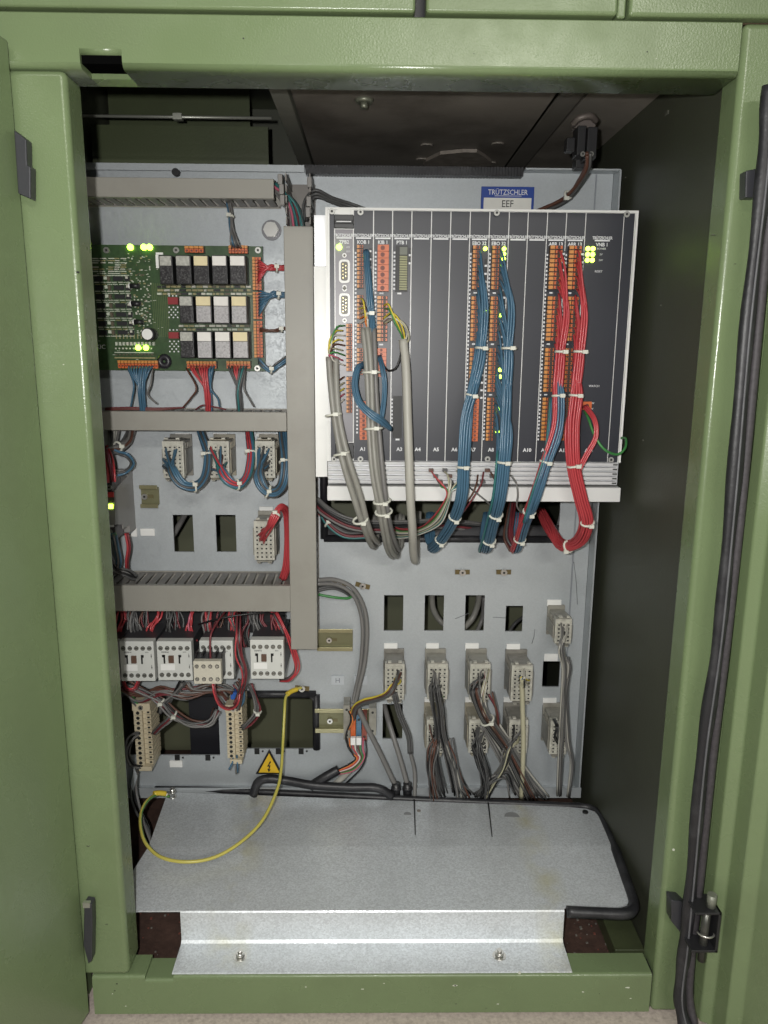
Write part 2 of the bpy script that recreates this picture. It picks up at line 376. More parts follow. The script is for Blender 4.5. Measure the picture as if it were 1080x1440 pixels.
for _ in range(26):
    x, y = R_.choice(((R_.uniform(30, 150), R_.uniform(150, 1300)), (R_.uniform(150, 900), R_.uniform(1378, 1420)), (R_.uniform(100, 1000), R_.uniform(25, 90)), (R_.uniform(985, 1040), R_.uniform(150, 1200))))
    p = P(x, y, DF-.0001)
    if XL-.04 < p.x < XL-.008 or XR+.008 < p.x < .362 or p.z > ZT+.01 or p.z < ZB-.01: chip(x, y, R_.uniform(.0008, .003), R_.uniform(.0006, .0014), R_.choice((INK, mat('bare_metal_chip', (.5, .5, .4), .5), mat('scratch_dark', (.07, .08, .05), .6))))
mb = MB()
for _ in range(160):
    x, y = (R_.uniform(.235, .325), R_.uniform(.80, .92)) if R_.random() < .55 else (R_.uniform(-.33, -.22), R_.uniform(.80, .92)); a_ = R_.uniform(.0008, .003)
    mb.box(x, x+a_, y, y+a_*R_.uniform(.5, 1.5), .0209, .0209+a_*.6, R_.randrange(3))
tag(mb.build('debris', [mat('red_lint', (.16, .05, .035), .9), mat('grey_lint', (.16, .15, .13), .9), RUST], cab), kind='stuff')
for px, py, w_ in ((940, 160, .010), (880, 250, .003), (905, 620, .004), (930, 430, .003)):
    d_ = P(px, py, 1); k_ = XW/d_.x; q = Vector((XW-.0004, k_, (d_.z-CZ)*k_+CZ)); mb = MB(); mb.box(q.x-.0004, XW+.0002, q.y, q.y+w_, q.z, q.z+w_*.4); mb.build('wall_scuff', mat('wall_scuff_grey', (.10, .10, .08), .7), cab)
# ================================================================== DOORS
def door(name, label, x0, sx, hinge_y, pts, ztop, zbot):
    t = thing(name, (x0, DF, 0), label, 'door', 'cabinet doors')
    return t
# left door: swung open past square, its inner face seen at a slant
dl = thing('cabinet_door', (-.322, .745, 0), 'green cabinet door swung open along the left edge of the picture', 'door', 'open doors of the cabinet')
e = P(20, 45, .742)
def slab(mb, a, b, th, z0, z1, mi=0):
    a = Vector((*a, 0)); b = Vector((*b, 0)); d = (b-a).normalized(); nn = Vector((-d.y, d.x, 0))*th
    mb.prism([(a.x, a.y), (b.x, b.y), (b.x+nn.x, b.y+nn.y), (a.x+nn.x, a.y+nn.y)], z0, z1, 'z', mi)
mb = MB(); slab(mb, (-.3195, .745), (-.395, .30), -.022, .012, Z(.262)); mb.build('door_panel', GREEN, dl, .003, 3)
# right door
dr = thing('cabinet_door', (.39, .74, 0), 'green cabinet door with black rubber edge seal along the right side', 'door', 'open doors of the cabinet')
mb = MB(); slab(mb, (.371, .735), (.440, .44), .0, .012, Z(.30))
mb = MB(); mb.prism([(.372, .745), (.374, .728), (.385, .722), (.389, .70), (.400, .695), (.402, .694), (.490, .47), (.51, .47), (.44, .745)], .012, Z(.30), 'z'); mb.build('door_panel', GREEN, dr, .002, 3)
sp = []
for (x, y, D) in ((1083, 120, .728), (1072, 250, .728), (1052, 460, .728), (1030, 700, .728), (1009, 900, .728), (990, 1060, .728), (972, 1240, .728), (962, 1330, .728), (957, 1400, .726), (964, 1446, .715), (975, 1500, .70)):
    sp.append(P(x, y, D))
q_ = [p+Vector((.0012*sin(i*2.1), 0, 0)) for i, p in enumerate(sp)]; q_ = cr(q_, 8); mb = MB(); mb.tube(q_, [.0070*(1+.10*sin(i*.9)+.06*sin(i*.37)) for i in range(len(q_))], 10, flat=.7); mb.build('edge_seal', RUBBER, dr)
mb = MB(); mb.tube([p+Vector((.0006, -.0053, 0)) for p in q_], .0012, 5); mb.build('seal_crease', mat('grey_rubber_ridge', (.11, .11, .12), .5, amt=.5, scale=60), dr)  # thin lighter grey ridge along the front of the seal
sp2 = [p+Vector((.0115, .004, 0)) for p in sp[:-1]]
mb = MB(); mb.tube(cr(sp2, 5), .0045, 8); mb.build('seal_lip', mat('ribbed_seal', (.05, .045, .05), .6, amt=.6, scale=300), dr)
# hinges
def hinge(pts, D, label, th=.012):
    ps = [P(x, y, D) for x, y in pts]; c = sum(ps, Vector())/len(ps)
    t = thing('door_hinge', c, label, 'hinge', 'black door hinges')
    MB().prism([(p.x, p.z) for p in ps], D, D+th, 'y').build('hinge_leaf', mat('hinge_grey', (.035, .036, .042), .4), t, .0012, 2)
    return t
h = hinge([(19, 182), (37, 196), (38, 232), (43, 234), (43, 280), (25, 272)], .735, 'black slab hinge high on the left post under the beam')
h = hinge([(118, 1270), (129, 1272), (130, 1300), (129, 1352), (124, 1356), (117, 1330)], .735, 'black hinge with bent steel top at the foot of left post')
MB().box(*[v for p in zip((P(117, 1276, .735).x, .734, P(117, 1276, .735).z), (P(127, 1276, .735).x, .738, P(127, 1269, .735).z)) for v in p]).build('steel_top', STEEL, h)
h = hinge([(1049, 240), (1068, 236), (1066, 278), (1048, 278)], .738, 'grey clip hinge high on the right post beside seal', .014)
h = hinge([(944, 1266), (958, 1268), (975, 1285), (974, 1322), (957, 1312), (944, 1296)], .733, 'black hinge block with pin low on the right post', .016)
a = P(978, 1284, .705); b = P(1009, 1340, .705)
mb = MB(); mb.box(a.x, b.x, .705, .735, a.z-.003, a.z); mb.box(a.x, b.x, .705, .735, b.z, b.z+.003); mb.box(b.x-.003, b.x, .705, .735, b.z, a.z); mb.build('bracket', BLACK, h, .0006)
mb = MB(); c = P(992, 1310, .715); mb.disc((c.x-.001, .715), .0045, c.z-.036, c.z+.030, 12, axis='z'); mb.build('hinge_pin', mat('greasy_pin', (.10, .10, .09), .3, .6), h)
mb = MB(); mb.disc((c.x+.003, .715), .0050, c.z+.030, c.z+.046, 12, axis='z'); mb.build('pin_head', mat('pin_head_green', (.20, .21, .17), .45, .3), h)
mb = MB(); pts = [(c.x+.009*cos(t_), .715-.009*sin(t_), c.z) for t_ in [pi*i/8 for i in range(9)]]; mb.tube(pts, .0012, 6); mb.build('snap_ring', STEEL, h)
# ================================================================== MOUNTING PLATE
DP = 1.1
plate = thing('mounting_plate', (0, DP, Z(-.675)), 'bluish zinc plated mounting plate with rows of rectangular cut-outs behind everything', 'mounting plate')
def pr(x0, y0, x1, y1, D=DP):
    a = P(x0, y0, D); b = P(x1, y0, D); c = P(x0, y1, D); d = P(x1, y1, D)
    return ((a.x+c.x)/2, (b.x+d.x)/2, (c.z+d.z)/2, (a.z+b.z)/2)     # x0,x1,z0,z1
holes_px = [(244, 724, 272, 776), (304, 724, 332, 776), (540, 837, 567, 887), (597, 837, 624, 887), (654, 837, 681, 887), (711, 852, 735, 888), (763, 930, 787, 966), (538, 990, 566, 1039),
            (150, 976, 308, 1062), (323, 976, 445, 1053), (455, 560, 791, 758)]
holes = [pr(*h) for h in holes_px]
PX0, PX1, PZ0, PZ1 = -.412, .3215, Z(-.676), Z(.234)
xs = sorted({PX0, PX1} | {v for h in holes for v in h[:2]}); zs = sorted({PZ0, PZ1} | {v for h in holes for v in h[2:]})
mb = MB(); idx = {}
for i in range(len(xs)-1):
    for j in range(len(zs)-1):
        mx, mz = (xs[i]+xs[i+1])/2, (zs[j]+zs[j+1])/2
        if any(h[0] < mx < h[1] and h[2] < mz < h[3] for h in holes): continue
        f = []
        for q in ((i, j), (i+1, j), (i+1, j+1), (i, j+1)):
            if q not in idx: idx[q] = len(mb.v); mb.v.append((xs[q[0]], DP, zs[q[1]]))
            f.append(idx[q])
        mb.f.append(tuple(f)); mb.m.append(0); mb.sm.append(False)
o = mb.build('plate_sheet', ZINC, plate)
# make sure it faces the camera before solidify
if o.data.polygons[0].normal.y > 0: o.data.flip_normals()
md = o.modifiers.new('s', 'SOLIDIFY'); md.thickness = .003; md.offset = -1
mb = MB(); mb.box(PX0, P(430, 240, DP).x, 1.078, DP-.0005, PZ1-.0005, PZ1+.0015); mb.box(PX0, P(430, 240, DP).x, 1.078, 1.080, PZ1-.007, PZ1-.0005); mb.build('top_flange', ZINC, plate)
mb = MB(); mb.box(P(735, 240, DP).x, PX1+.003, 1.078, DP-.0005, PZ1-.0005, PZ1+.0015); mb.build('top_flange', ZINC, plate)
mb = MB()
x = P(431, 240, DP).x; xe = P(733, 240, DP).x
while x < xe: mb.box(x, x+.0032, 1.082, DP+.004, PZ1-.008, PZ1+.003); x += .0040
mb.box(P(431, 240, DP).x, xe, 1.084, DP+.004, PZ1-.007, PZ1+.002)
mb.build('edge_protector', RUBBER, plate)
mb = MB(); mb.box(PX1+.0005, PX1+.0025, 1.072, DP+.003, PZ0, PZ1-.001); mb.build('side_flange', ZINC, plate)
mb = MB(); mb.box(PX1-.024, PX1-.022, 1.0985, DP-.0005, PZ0, PZ1-.001); mb.build('side_fold', mat('fold_line', (.30, .32, .35), .4, .3), plate)
a = P(690, 1104, 1.07); b = P(816, 1122, 1.07)
mb = MB(); mb.box(PX0, b.x, 1.068, DP-.0005, Z(-.6765), Z(-.6745)); mb.box(PX0, b.x, 1.068, 1.070, Z(-.6745), Z(-.6600)); mb.build('bottom_flange', ZINC, plate)
# rubber edging round the big cut-outs
def edging(h, sides, name='rubber_edging', r=.0045):
    x0, x1, z0, z1 = h; path = {'t': ((x0, z1), (x1, z1)), 'b': ((x0, z0), (x1, z0)), 'r': ((x1, z1), (x1, z0)), 'l': ((x0, z1), (x0, z0))}
    for s in sides:
        a, b = path[s]; MB().tube([(a[0], DP, a[1]), (b[0], DP, b[1])], r, 8).build(name, RUBBER, plate)
edging(holes[8], 't'); edging(holes[9], 'tr', r=.006); edging(holes[10], 'bl', r=.0055)
# rounded rubber corners
h9 = holes[9]; mb = MB(); mb.prism([(h9[1]+.001, h9[3]+.001)]+[(h9[1]-.022+.022*sin(t_), h9[3]-.022+.022*cos(t_)) for t_ in [pi/2*i/6 for i in range(7)]][::-1], DP-.003, DP-.0045, 'y'); mb.build('corner_rubber', RUBBER, plate)
# small notches along the lower edges
for x in (250, 293, 362, 392, 424):
    yb = 1062 if x < 310 else 1053
    q = pr(x-4, yb-1, x+3, yb+7); mb = MB(); mb.box(q[0], q[1], DP-.0015, DP-.0006, q[2], q[3]); mb.build('edge_notch', INK, plate)
    q = pr(x+6, yb+1, x+9, yb+5); mb = MB(); mb.disc(((q[0]+q[1])/2, (q[2]+q[3])/2), .0016, DP-.0015, DP-.0006, 8); mb.build('edge_hole', INK, plate)
# slotted bolt heads / slots
def slot_nut(x, y, tilt=0, parent=plate):
    p = P(x, y, DP); mb = MB(); w, h = .011, .0035
    pts = [(p.x+(u*cos(tilt)-v*sin(tilt)), p.z+(u*sin(tilt)+v*cos(tilt))) for u, v in ((-w, -h), (w, -h), (w, h), (-w, h))]
    mb.prism(pts, DP-.0008, DP-.0025, 'y'); mb.disc((p.x, p.z), .0048, DP-.0025, DP-.006, 14, mi=1); mb.disc((p.x, p.z), .0018, DP-.006, DP-.0064, 6, mi=2)
    mb.build('slotted_nut', [mat('brassy_slot', (.16, .12, .05), .4, .4), STEEL, INK], parent)
for q in ((510, 823, -.25), (477, 822, -.15), (650, 804, 0), (708, 804, 0), (425, 967, -.1)): slot_nut(*q)
c = P(382, 324, DP); mb = MB(); mb.disc((c.x, c.z), .0135, DP-.0006, DP-.002, 20, mi=1); mb.disc((c.x, c.z), .0105, DP-.002, DP-.008, 6); mb.disc((c.x, c.z), .0095, DP-.008, DP-.0095, 20)
mb.build('hex_bolt', [STEEL, mat('washer_dark_grey', (.16, .16, .17), .4, .5)], plate)  # dark grey washer disc under the bolt head
c = P(248, 243, 1.078); mb = MB(); mb.disc((c.x, c.z), .005, 1.078, 1.073, 12); mb.build('plug', BLACK, plate)
# white marker labels stuck to the plate
LB = [(247, 609, 267, 614), (300, 609, 320, 614), (360, 609, 388, 614), (365, 712, 384, 722), (198, 743, 218, 753), (540, 904, 559, 914), (599, 904, 617, 914), (654, 904, 673, 914), (712, 905, 731, 915), (765, 919, 784, 929), (769, 843, 789, 852), (597, 980, 614, 989), (654, 980, 671, 989), (708, 980, 726, 989), (763, 981, 782, 991), (239, 1069, 257, 1078)]
for q in LB:
    x0, x1, z0, z1 = pr(*q, D=DP-.001); MB().box(x0, x1, DP-.0035, DP-.0005, z0, z1).build('marker_label', PAPER, plate, .0004)
for q, s_ in (((466, 950, 484, 962), 'H'), ((498, 950, 516, 962), 'W')):
    x0, x1, z0, z1 = pr(*q, D=DP-.001); MB().box(x0, x1, DP-.0035, DP-.0005, z0, z1).build('marker_label', mat('clear_marker', (.50, .53, .56), .3), plate)
    text(s_, ((x0+x1)/2, DP-.0042, (z0+z1)/2), .011, mat('grey_ink', (.20, .21, .24), .5), plate)
x0, x1, z0, z1 = pr(181, 742, 193, 754, D=DP-.001)
MB().prism([(x0, z0), (x1, z0), (x1, z1)], DP-.0035, DP-.0005, 'y').build('marker_label', PAPER, plate)
# scratches on the plate
for (x, y, x2, y2) in ((693, 868, 711, 869), (752, 885, 748, 905), (807, 790, 812, 850), (640, 870, 660, 862)):
    MB().tube([P(x, y, DP-.0003), P((x+x2)/2+1, (y+y2)/2, DP-.0003), P(x2, y2, DP-.0003)], .0004, 4).build('scratch', mat('scratch_grey', (.14, .15, .16), .6), plate)
# name plate
np_ = thing('name_plate', P(713, 280, DP-.002), 'blue and white name plate lettered EEF above the electronics rack', 'name plate')
x0, x1, z0, z1 = pr(676, 263, 750, 310, D=DP-.002); zz = pr(676, 263, 750, 279, D=DP-.002)[2]
MB().box(x0, x1, DP-.005, DP-.001, z0, z1).build('blue_plate', BLUEP, np_, .0005)
MB().box(x0+.0035, x1-.0035, DP-.0056, DP-.005, z0, zz).build('white_field', mat('plate_white', (.74, .73, .68), .5), np_)
text('TR\u00dcTZSCHLER', ((x0+x1)/2, DP-.0058, (zz+z1)/2-.0004), .0093, PAPER, np_, sx=.86)
text('EEF', ((x0+x1)/2, DP-.0062, zz-.008), .0125, INK, np_, sx=.9)
MB().box(x0+.018, x1-.017, DP-.0054, DP-.005, zz+.0022, zz+.0028).build('underline', PAPER, np_)
# ================================================================== CABLE DUCTS
def hduct(label, x0, x1, zt, zb, yf=1.02, yb=1.097, pitch=.0136, over=True):
    t = thing('cable_duct', ((x0+x1)/2, yb, zb), label, 'cable duct', 'slotted grey cable ducts')
    MB().box(x0, x1, yb-.002, yb, zb+.001, zt-.001).build('duct_base', DUCT, t)
    mb = MB(); mb.box(x0, x1, yf, yf+.002, zb, zt); mb.box(x0, x1, yf+.002, yf+.010, zt-.002, zt); mb.box(x0, x1, yf+.002, yf+.010, zb, zb+.002)
    mb.build('duct_cover', DUCT, t, .0012, 2)
    n = int((x1-x0)/pitch); fm = {}
    for side, z in ((1, zt-.0032), (-1, zb+.0032)):
        MB().box(x0, x1, yb-.006, yb-.002, z-.0008, z+.0008).build('finger_root', DUCTD, t)
        src = None
        for k in range(n):
            xx = x0+.002+k*pitch
            if src is None:
                src = MB().box(0, pitch*.68, yf+.003, yb-.006, z-.0008, z+.0008)
                o = MB.build(src, 'finger', DUCTD, t); base = o; base_x = o.location.x; o.location.x += xx
            else:
                c = base.copy(); COL.objects.link(c); c.parent = t; c.location.x = base_x+xx
            # base mesh stays at x0
    return t
def rng(px0, py0, px1, py1, D): return pr(px0, py0, px1, py1, D)
x0, x1, z0, z1 = pr(125, 250, 385, 278, 1.02); hduct('top horizontal grey duct under the upper flange of the mounting plate', -.412, x1, z1, z0)
x0, x1, z0, z1 = pr(147, 579, 403, 606, 1.02); hduct('middle horizontal grey duct just below the green circuit board', -.412, x1, z1, z0)
x0, x1, z0, z1 = pr(160, 824, 410, 860, 1.02); hduct('lower horizontal grey duct above the row of white contactors', -.412, x1, z1, z0)
x0, x1 = -.1135, -.0765; zt, zb = Z(.151), Z(-.4135); yf = 1.018
vd = thing('cable_duct', (x0, 1.097, zb), 'tall vertical grey duct between circuit board and electronics rack', 'cable duct', 'slotted grey cable ducts')
mb = MB(); mb.box(x0, x1, yf, yf+.002, zb, zt); mb.box(x0, x0+.002, yf+.002, yf+.010, zb, zt); mb.box(x1-.002, x1, yf+.002, yf+.010, zb, zt); mb.build('duct_cover', DUCT, vd, .0012, 2)
MB().box(x0+.002, x1-.002, 1.095, 1.097, zb, Z(.215)).build('duct_base', DUCTD, vd)
base = None; z = zb+.004
while z < Z(.212):
    for xx in (x0+.0028, x1-.0044):
        if base is None: base = MB().box(0, .0016, yf+.004, 1.094, 0, .0088).build('finger', DUCTD, vd); b0 = base.location.copy(); o = base
        else: o = base.copy(); COL.objects.link(o); o.parent = vd
        o.location = b0+Vector((xx, 0, z))
    z += .0128
# hooks of the uncovered fingers at the top
for px, py in ((395, 254), (436, 258), (398, 283), (434, 300), (397, 268), (435, 285)):
    p = P(px, py, 1.03); MB().box(p.x-.003, p.x+.003, 1.02, 1.034, p.z-.006, p.z+.006).build('finger_hook', mat('hook_grey', (.24, .23, .22), .4), vd, .001)
# ================================================================== ELECTRONICS RACK
DR = .98
rack = thing('electronics_rack', (.13, DR, Z(-.191)), 'large white framed electronics rack with dark slot modules and many wires', 'electronics rack')
RX0, RX1 = -.0585, .3195; RT_, RB_ = Z(.1668), Z(-.140)
MB().box(RX0+.001, RX1-.001, DR+.003, 1.096, Z(-.170), RT_-.001).build('housing', ALU, rack)
mb = MB(); fw = .0026
mb.box(RX0, RX1, DR-.0025, DR+.003, RT_-fw, RT_); mb.box(RX0, RX0+fw, DR-.0025, DR+.003, RB_, RT_-fw); mb.box(RX1-fw, RX1, DR-.0025, DR+.003, RB_, RT_-fw); mb.build('front_frame', WHITE, rack)
MB().box(RX0-.0155, RX0-.0005, DR+.012, DR+.015, Z(-.163), Z(.100)).build('mounting_ear', WHITE, rack)
MB().box(RX0-.0145, RX0-.0005, DR+.012, DR+.015, Z(.1003), Z(.160)).build('ear_top', ALU, rack)
# fin block and lower bar
for k in range(5):
    zt = RB_-.0005-k*.0060
    MB().box(RX0+.001, RX1-.004, DR-.004, DR+.02, zt-.0040, zt).build('cooling_rib', mat('rib_white', (.60, .60, .61), .35, amt=.02), rack, .0008)
    MB().box(RX1-.010, RX1-.0045, DR-.0045, DR-.0038, zt-.0028, zt-.0012).build('rib_slot', INK, rack)
MB().box(RX0+.001, RX1-.004, DR+.004, DR+.02, Z(-.170), RB_-.0005).build('rib_back', mat('rib_back_grey', (.20, .20, .21), .5), rack)
MB().box(RX0, RX1+.002, DR-.006, 1.05, Z(-.1912), Z(-.1722)).build('lower_bar', mat('white_bar', (.70, .70, .69), .4, amt=.03), rack, .0012)
def sx(px): return P(px, 300, DR).x
B = [525.4, 552.2, 579.3, 607, 634.2, 661.5, 688.9, 716.3, 743, 770.2, 797, 824.2, 877.9]
edges = [(462.6, 470.5, 'blank'), (470.5, 497, 'cpu')]+[(497 if i == 0 else B[i-1], B[i], i+1) for i in range(len(B))]+[(877.9, 893.5, 'blank')]
zt, zb = RT_-fw-.0005, RB_+.0005
def zr(py, x=600): return P(x, py, DR).z
def termblock(parent, x, w, py0, py1, style=0, D0=DR-.0012, depth=.009, pitch=.0052, xr=600):
    """pluggable screw terminal: coloured body, one well per pole; drawn as one piece because the poles are a few pixels"""
    z1, z0 = zr(py0, xr), zr(py1, xr); mb = MB(); n = max(2, int(round((z1-z0)/pitch))); p = (z1-z0)/n
    mb.box(x, x+w, D0-depth*.6, D0, z0, z1, 2)
    for k in range(n):
        a = z0+k*p
        if style == 0:      # wired: narrow amber ridge and wells
            mb.box(x, x+w*.36, D0-depth, D0-depth*.6, a+.0007, a+p-.0007, 1)
            mb.box(x+w*.44, x+w*.98, D0-depth*.95, D0-depth*.6, a+.0009, a+p-.0009, 0)
            mb.disc((x+w*.70, a+p/2), min(p, w*.55)*.40, D0-depth*.95, D0-depth*.96, 7, mi=2)
        else:               # bare plug: round wells
            mb.box(x, x+w, D0-depth, D0-depth*.6, a+.0002, a+p-.0002, 0)
            mb.disc((x+w*.45, a+p/2), min(p, w)*.36, D0-depth, D0-depth-.0002, 8, mi=3)
    return mb.build('terminal_block', [ORANGE, ORANGE2, DARKWELL, RUSTWELL], parent)
def ticks(parent, x, py0, py1, dark=False, w=.0022, pitch=.0047):
    mb = MB(); z1, z0 = zr(py0), zr(py1); n = int((z1-z0)/pitch)
    for k in range(n):
        a = z0+k*pitch; mb.box(x, x+w, DR-.0016, DR-.0012, a, a+pitch*.5, k % 2 if dark else 0)
        if dark: mb.box(x-.0004, x+w+.0004, DR-.0024, DR-.0016, a+pitch*.55, a+pitch*.95, 1)
    return mb.build('pole_marking', [PRINT, INK], parent)
names = {'cpu': ('ZPB2', None), 1: ('KOB 1', 'A1'), 2: ('KIB 1', None), 3: ('PTB 1', 'A3'), 4: (None, 'A4'), 5: (None, 'A5'), 6: (None, 'A6'), 7: ('EBO 32', 'A7'), 8: ('EBO 32', 'A8'), 9: (None, None), 10: (None, 'A10'), 11: ('ABR 13', 'A11'), 12: ('ABR 13', 'A12'), 13: ('VNB 1', 'A13')}
MP = {}
for a, b, k in edges:
    x0, x1 = sx(a)+.0006, sx(b)-.0006
    t0 = zt
    if k == 'cpu': t0 = zr(324); b0 = zr(622)
    else: b0 = zb
    mp = MB().box(x0, x1, DR-.0010, DR+.002, b0, t0).build('module_panel', MODG if k == 'cpu' else SLATE, rack); MP[k] = (mp, x0, x1)
    if k == 'blank': continue
    nm, sl = names[k]; xm = (x0+x1)/2 if k != 13 else sx(849)
    text('TR\u00dcTZSCHLER', (xm, DR-.0014, zr(332.5)), .0048, PRINT, mp, sx=.76, bold=.022)
    MB().box(xm-.0092, xm+.0092, DR-.0015, DR-.0011, zr(337.0), zr(335.0)).build('logo_underline', PRINT, mp)
    if nm: text(nm, (xm, DR-.0014, zr(341.9)), .0058, PRINT, mp, sx=.95, bold=.02)
    if sl: text(sl, (xm, DR-.0014, zr(632)), .0064, PRINT, mp, bold=.03)
# aluminium seen in the slots between module panels
MB().box(RX0+fw, RX1-fw, DR+.0005, DR+.0028, RB_, RT_-fw).build('rack_backing', WHITE, rack)
# cpu module details
cp, x0, x1 = MP['cpu']; xm = (x0+x1)/2
MB().box(x0+.003, x1-.003, DR-.004, DR-.0005, zr(304), zr(294)).build('handle_label', PAPER, rack)
mb = MB(); mb.box(x0-.001, x1+.001, DR-.006, DR-.0001, zr(323), zr(304)); mb.box(x0, x1, DR-.009, DR-.006, zr(317), zr(312)); mb.build('card_handle', BLACK, rack, .0008)
MB().box(x0+.002, x1-.002, DR-.0094, DR-.0091, zr(315), zr(313.8)).build('handle_line', PRINT, rack)
mb = MB(); mb.box(x0-.001, x1+.001, DR-.006, DR-.0001, zr(645), zr(623)); mb.build('card_handle', BLACK, rack, .0008)
MB().box(x0+.006, x1-.004, DR-.0072, DR-.006, zr(643), zr(633)).build('handle_label', PAPER, rack)
def dsub(py):
    c = Vector((xm+.0005, 0, zr(py))); mb = MB(); w, h, r = .0055, .0125, .003
    rr = lambda w, h, r: [(c.x+sxn*(w-r)+r*cos(a0+t_), c.z+szn*(h-r)+r*sin(a0+t_)) for sxn, szn, a0 in ((1, 1, 0), (-1, 1, pi/2), (-1, -1, pi), (1, -1, 1.5*pi)) for t_ in (0, pi/6, pi/3, pi/2)]
    mb.prism(rr(w+.0012, h+.0012, .004), DR-.001, DR-.0035, 'y', 0); mb.prism(rr(w, h, r), DR-.0035, DR-.0037, 'y', 2); mb.prism(rr(w-.0014, h-.0016, .0022), DR-.0037, DR-.0060, 'y', 1)
    for k in range(9):
        mb.disc((c.x+(-.0016 if k < 5 else .0016), c.z+((k-2)*.0040 if k < 5 else (k-6.5)*.0040)), .0007, DR-.006, DR-.0068, 6, mi=3)
    mb.disc((c.x, c.z+.0185), .0028, DR-.001, DR-.003, 10, mi=0); mb.disc((c.x, c.z-.0185), .0028, DR-.001, DR-.003, 10, mi=0)
    mb.disc((c.x, c.z+.0185), .0014, DR-.003, DR-.0032, 8, mi=1); mb.disc((c.x, c.z-.0185), .0014, DR-.003, DR-.0032, 8, mi=1)
    mb.build('serial_port', [WHITE, mat('port_shell', (.10, .09, .06), .4), WHITE, mat('gold_pin', (.7, .6, .3), .3, .7)], cp)
dsub(383); dsub(430)
def led(parent, x, z, y, r=.0018, mt=None, name='led'):
    mb = MB(); mb.disc((x, z), r, y+.001, y-.0015, 10); mb.disc((x, z), r*.6, y-.0015, y-.0022, 8); return mb.build(name, mt or LEDG, parent)
led(cp, xm-.006, zr(349), DR-.001, .0034)
for dz in (349, 355): text('LED', (xm+.005, DR-.0014, zr(dz)), .0028, PRINT, cp)
termblock(cp, x0+.0135, .0072, 455, 522, 0, xr=488); termblock(cp, x0+.0135, .0072, 529, 580, 0, xr=488)
def mod(k): return MP[k]
# A1
mp, x0, x1 = mod(1)
for q in ((346, 407), (416, 450), (456, 484), (490, 528)): termblock(mp, x0+.0040, .0075, *q)
termblock(mp, x0+.0075, .0110, 564, 618, 1); ticks(mp, x0+.0010, 350, 545); ticks(mp, x0+.019, 346, 412, True); ticks(mp, x0+.0030, 565, 610)
# A2
mp, x0, x1 = mod(2)
termblock(mp, x0+.0045, .0135, 346, 411, 1, pitch=.0075); termblock(mp, x0+.0045, .0125, 417, 481, 0); termblock(mp, x0+.0045, .0115, 490, 530, 1)
ticks(mp, x0+.001, 350, 480); 
for py in (413, 485): MB().box(x0+.007, x0+.012, DR-.0014, DR-.0011, zr(py+1.2), zr(py-1)).build('white_mark', PRINT, mp)
# A3
mp, x0, x1 = mod(3)
for (u, w, p0, p1, comb) in ((.0035, .0150, 346, 411, True), (.0020, .0115, 557, 616, False)):
    mb = MB(); mb.box(x0+u, x0+u+w, DR-.0022, DR-.001, zr(p1), zr(p0), 0); mb.box(x0+u, x0+u+.0012, DR-.006, DR-.0022, zr(p1), zr(p0), 0)
    if comb:
        z = zr(p1)+.002
        while z < zr(p0)-.012: mb.box(x0+u+.0048, x0+u+w-.001, DR-.0058, DR-.0022, z, z+.0022, 1); z += .0029
        mb.box(x0+u+.0048, x0+u+w-.001, DR-.0050, DR-.0022, zr(p0)-.011, zr(p0)-.002, 2)
    mb.build('open_socket', [INK, mat('olive_comb', (.26, .26, .12), .45), mat('comb_cap', (.15, .16, .13), .5)], mp)
ticks(mp, x0+.0010, 350, 408); ticks(mp, x0+.0195, 346, 372, True); ticks(mp, x0+.0002, 556, 600)
for py in (413, 618): MB().box(x0+.006, x0+.011, DR-.0014, DR-.0011, zr(py+1.4), zr(py-1)).build('white_mark', PRINT, mp)
rows = ((346, 408), (417, 480), (489, 551), (558, 619))
for k in (7, 8):
    mp, x0, x1 = mod(k)
    for i, q in enumerate(rows):
        if k == 7 and i == 3:
            termblock(mp, x0+.0015, .0060, *q, 0, xr=670); termblock(mp, x0+.0080, .0075, *q, 1, depth=.013, xr=680); continue
        termblock(mp, x0+.0028, .0085, *q, 0, xr=680)
    ticks(mp, x0+.0003, 350, 618, w=.0018); ticks(mp, x0+.0185, 362, 560, True, w=.003)
    for py in (412, 484, 555): MB().box(x0+.006, x0+.010, DR-.0014, DR-.0011, zr(py+1, 680), zr(py-1, 680)).build('white_mark', PRINT, mp)
for k in (11, 12):
    mp, x0, x1 = mod(k)
    for i, q in enumerate(rows): termblock(mp, x0+.0028, .0150 if i < 2 else .0110, *q, 0, xr=785)
    ticks(mp, x0+.0003, 350, 618, w=.0018); ticks(mp, x0+.0195, 350, 402, True, w=.0025)
    for py in (412, 484, 555): MB().box(x0+.006, x0+.010, DR-.0014, DR-.0011, zr(py+1, 780), zr(py-1, 780)).build('white_mark', PRINT, mp)
for k, u, py in ((7, .0185, 350), (8, .0180, 350), (8, .0180, 357), (8, .0180, 364), (7, .0200, 437), (8, .0180, 436), (8, .0180, 443), (11, .0155, 441), (8, .0190, 520), (8, .0195, 574), (8, .0185, 607), (8, .0185, 530)):
    mp, x0, x1 = mod(k); led(mp, x0+u, zr(py, 690), DR-.001, .0024, LEDG if k != 11 else mat('lit_yellow_led', (1, .8, .05), .4, emit=5))
mp, x0, x1 = mod(13)
for i, dz in enumerate((350, 358, 366)):
    for j in (0, 1): led(mp, P(826+7*j, 355, DR).x, zr(dz, 830), DR-.001, .0027)
    text(('POWER', '5V', '24V')[i], (P(845, 355, DR).x, DR-.0014, zr(dz, 830)), .0032, PRINT, mp)
text('RESET', (P(843, 355, DR).x, DR-.0014, zr(382, 840)), .0036, PRINT, mp)
text('WATCH', (P(835, 543, DR).x, DR-.0014, zr(543, 840)), .0036, PRINT, mp)
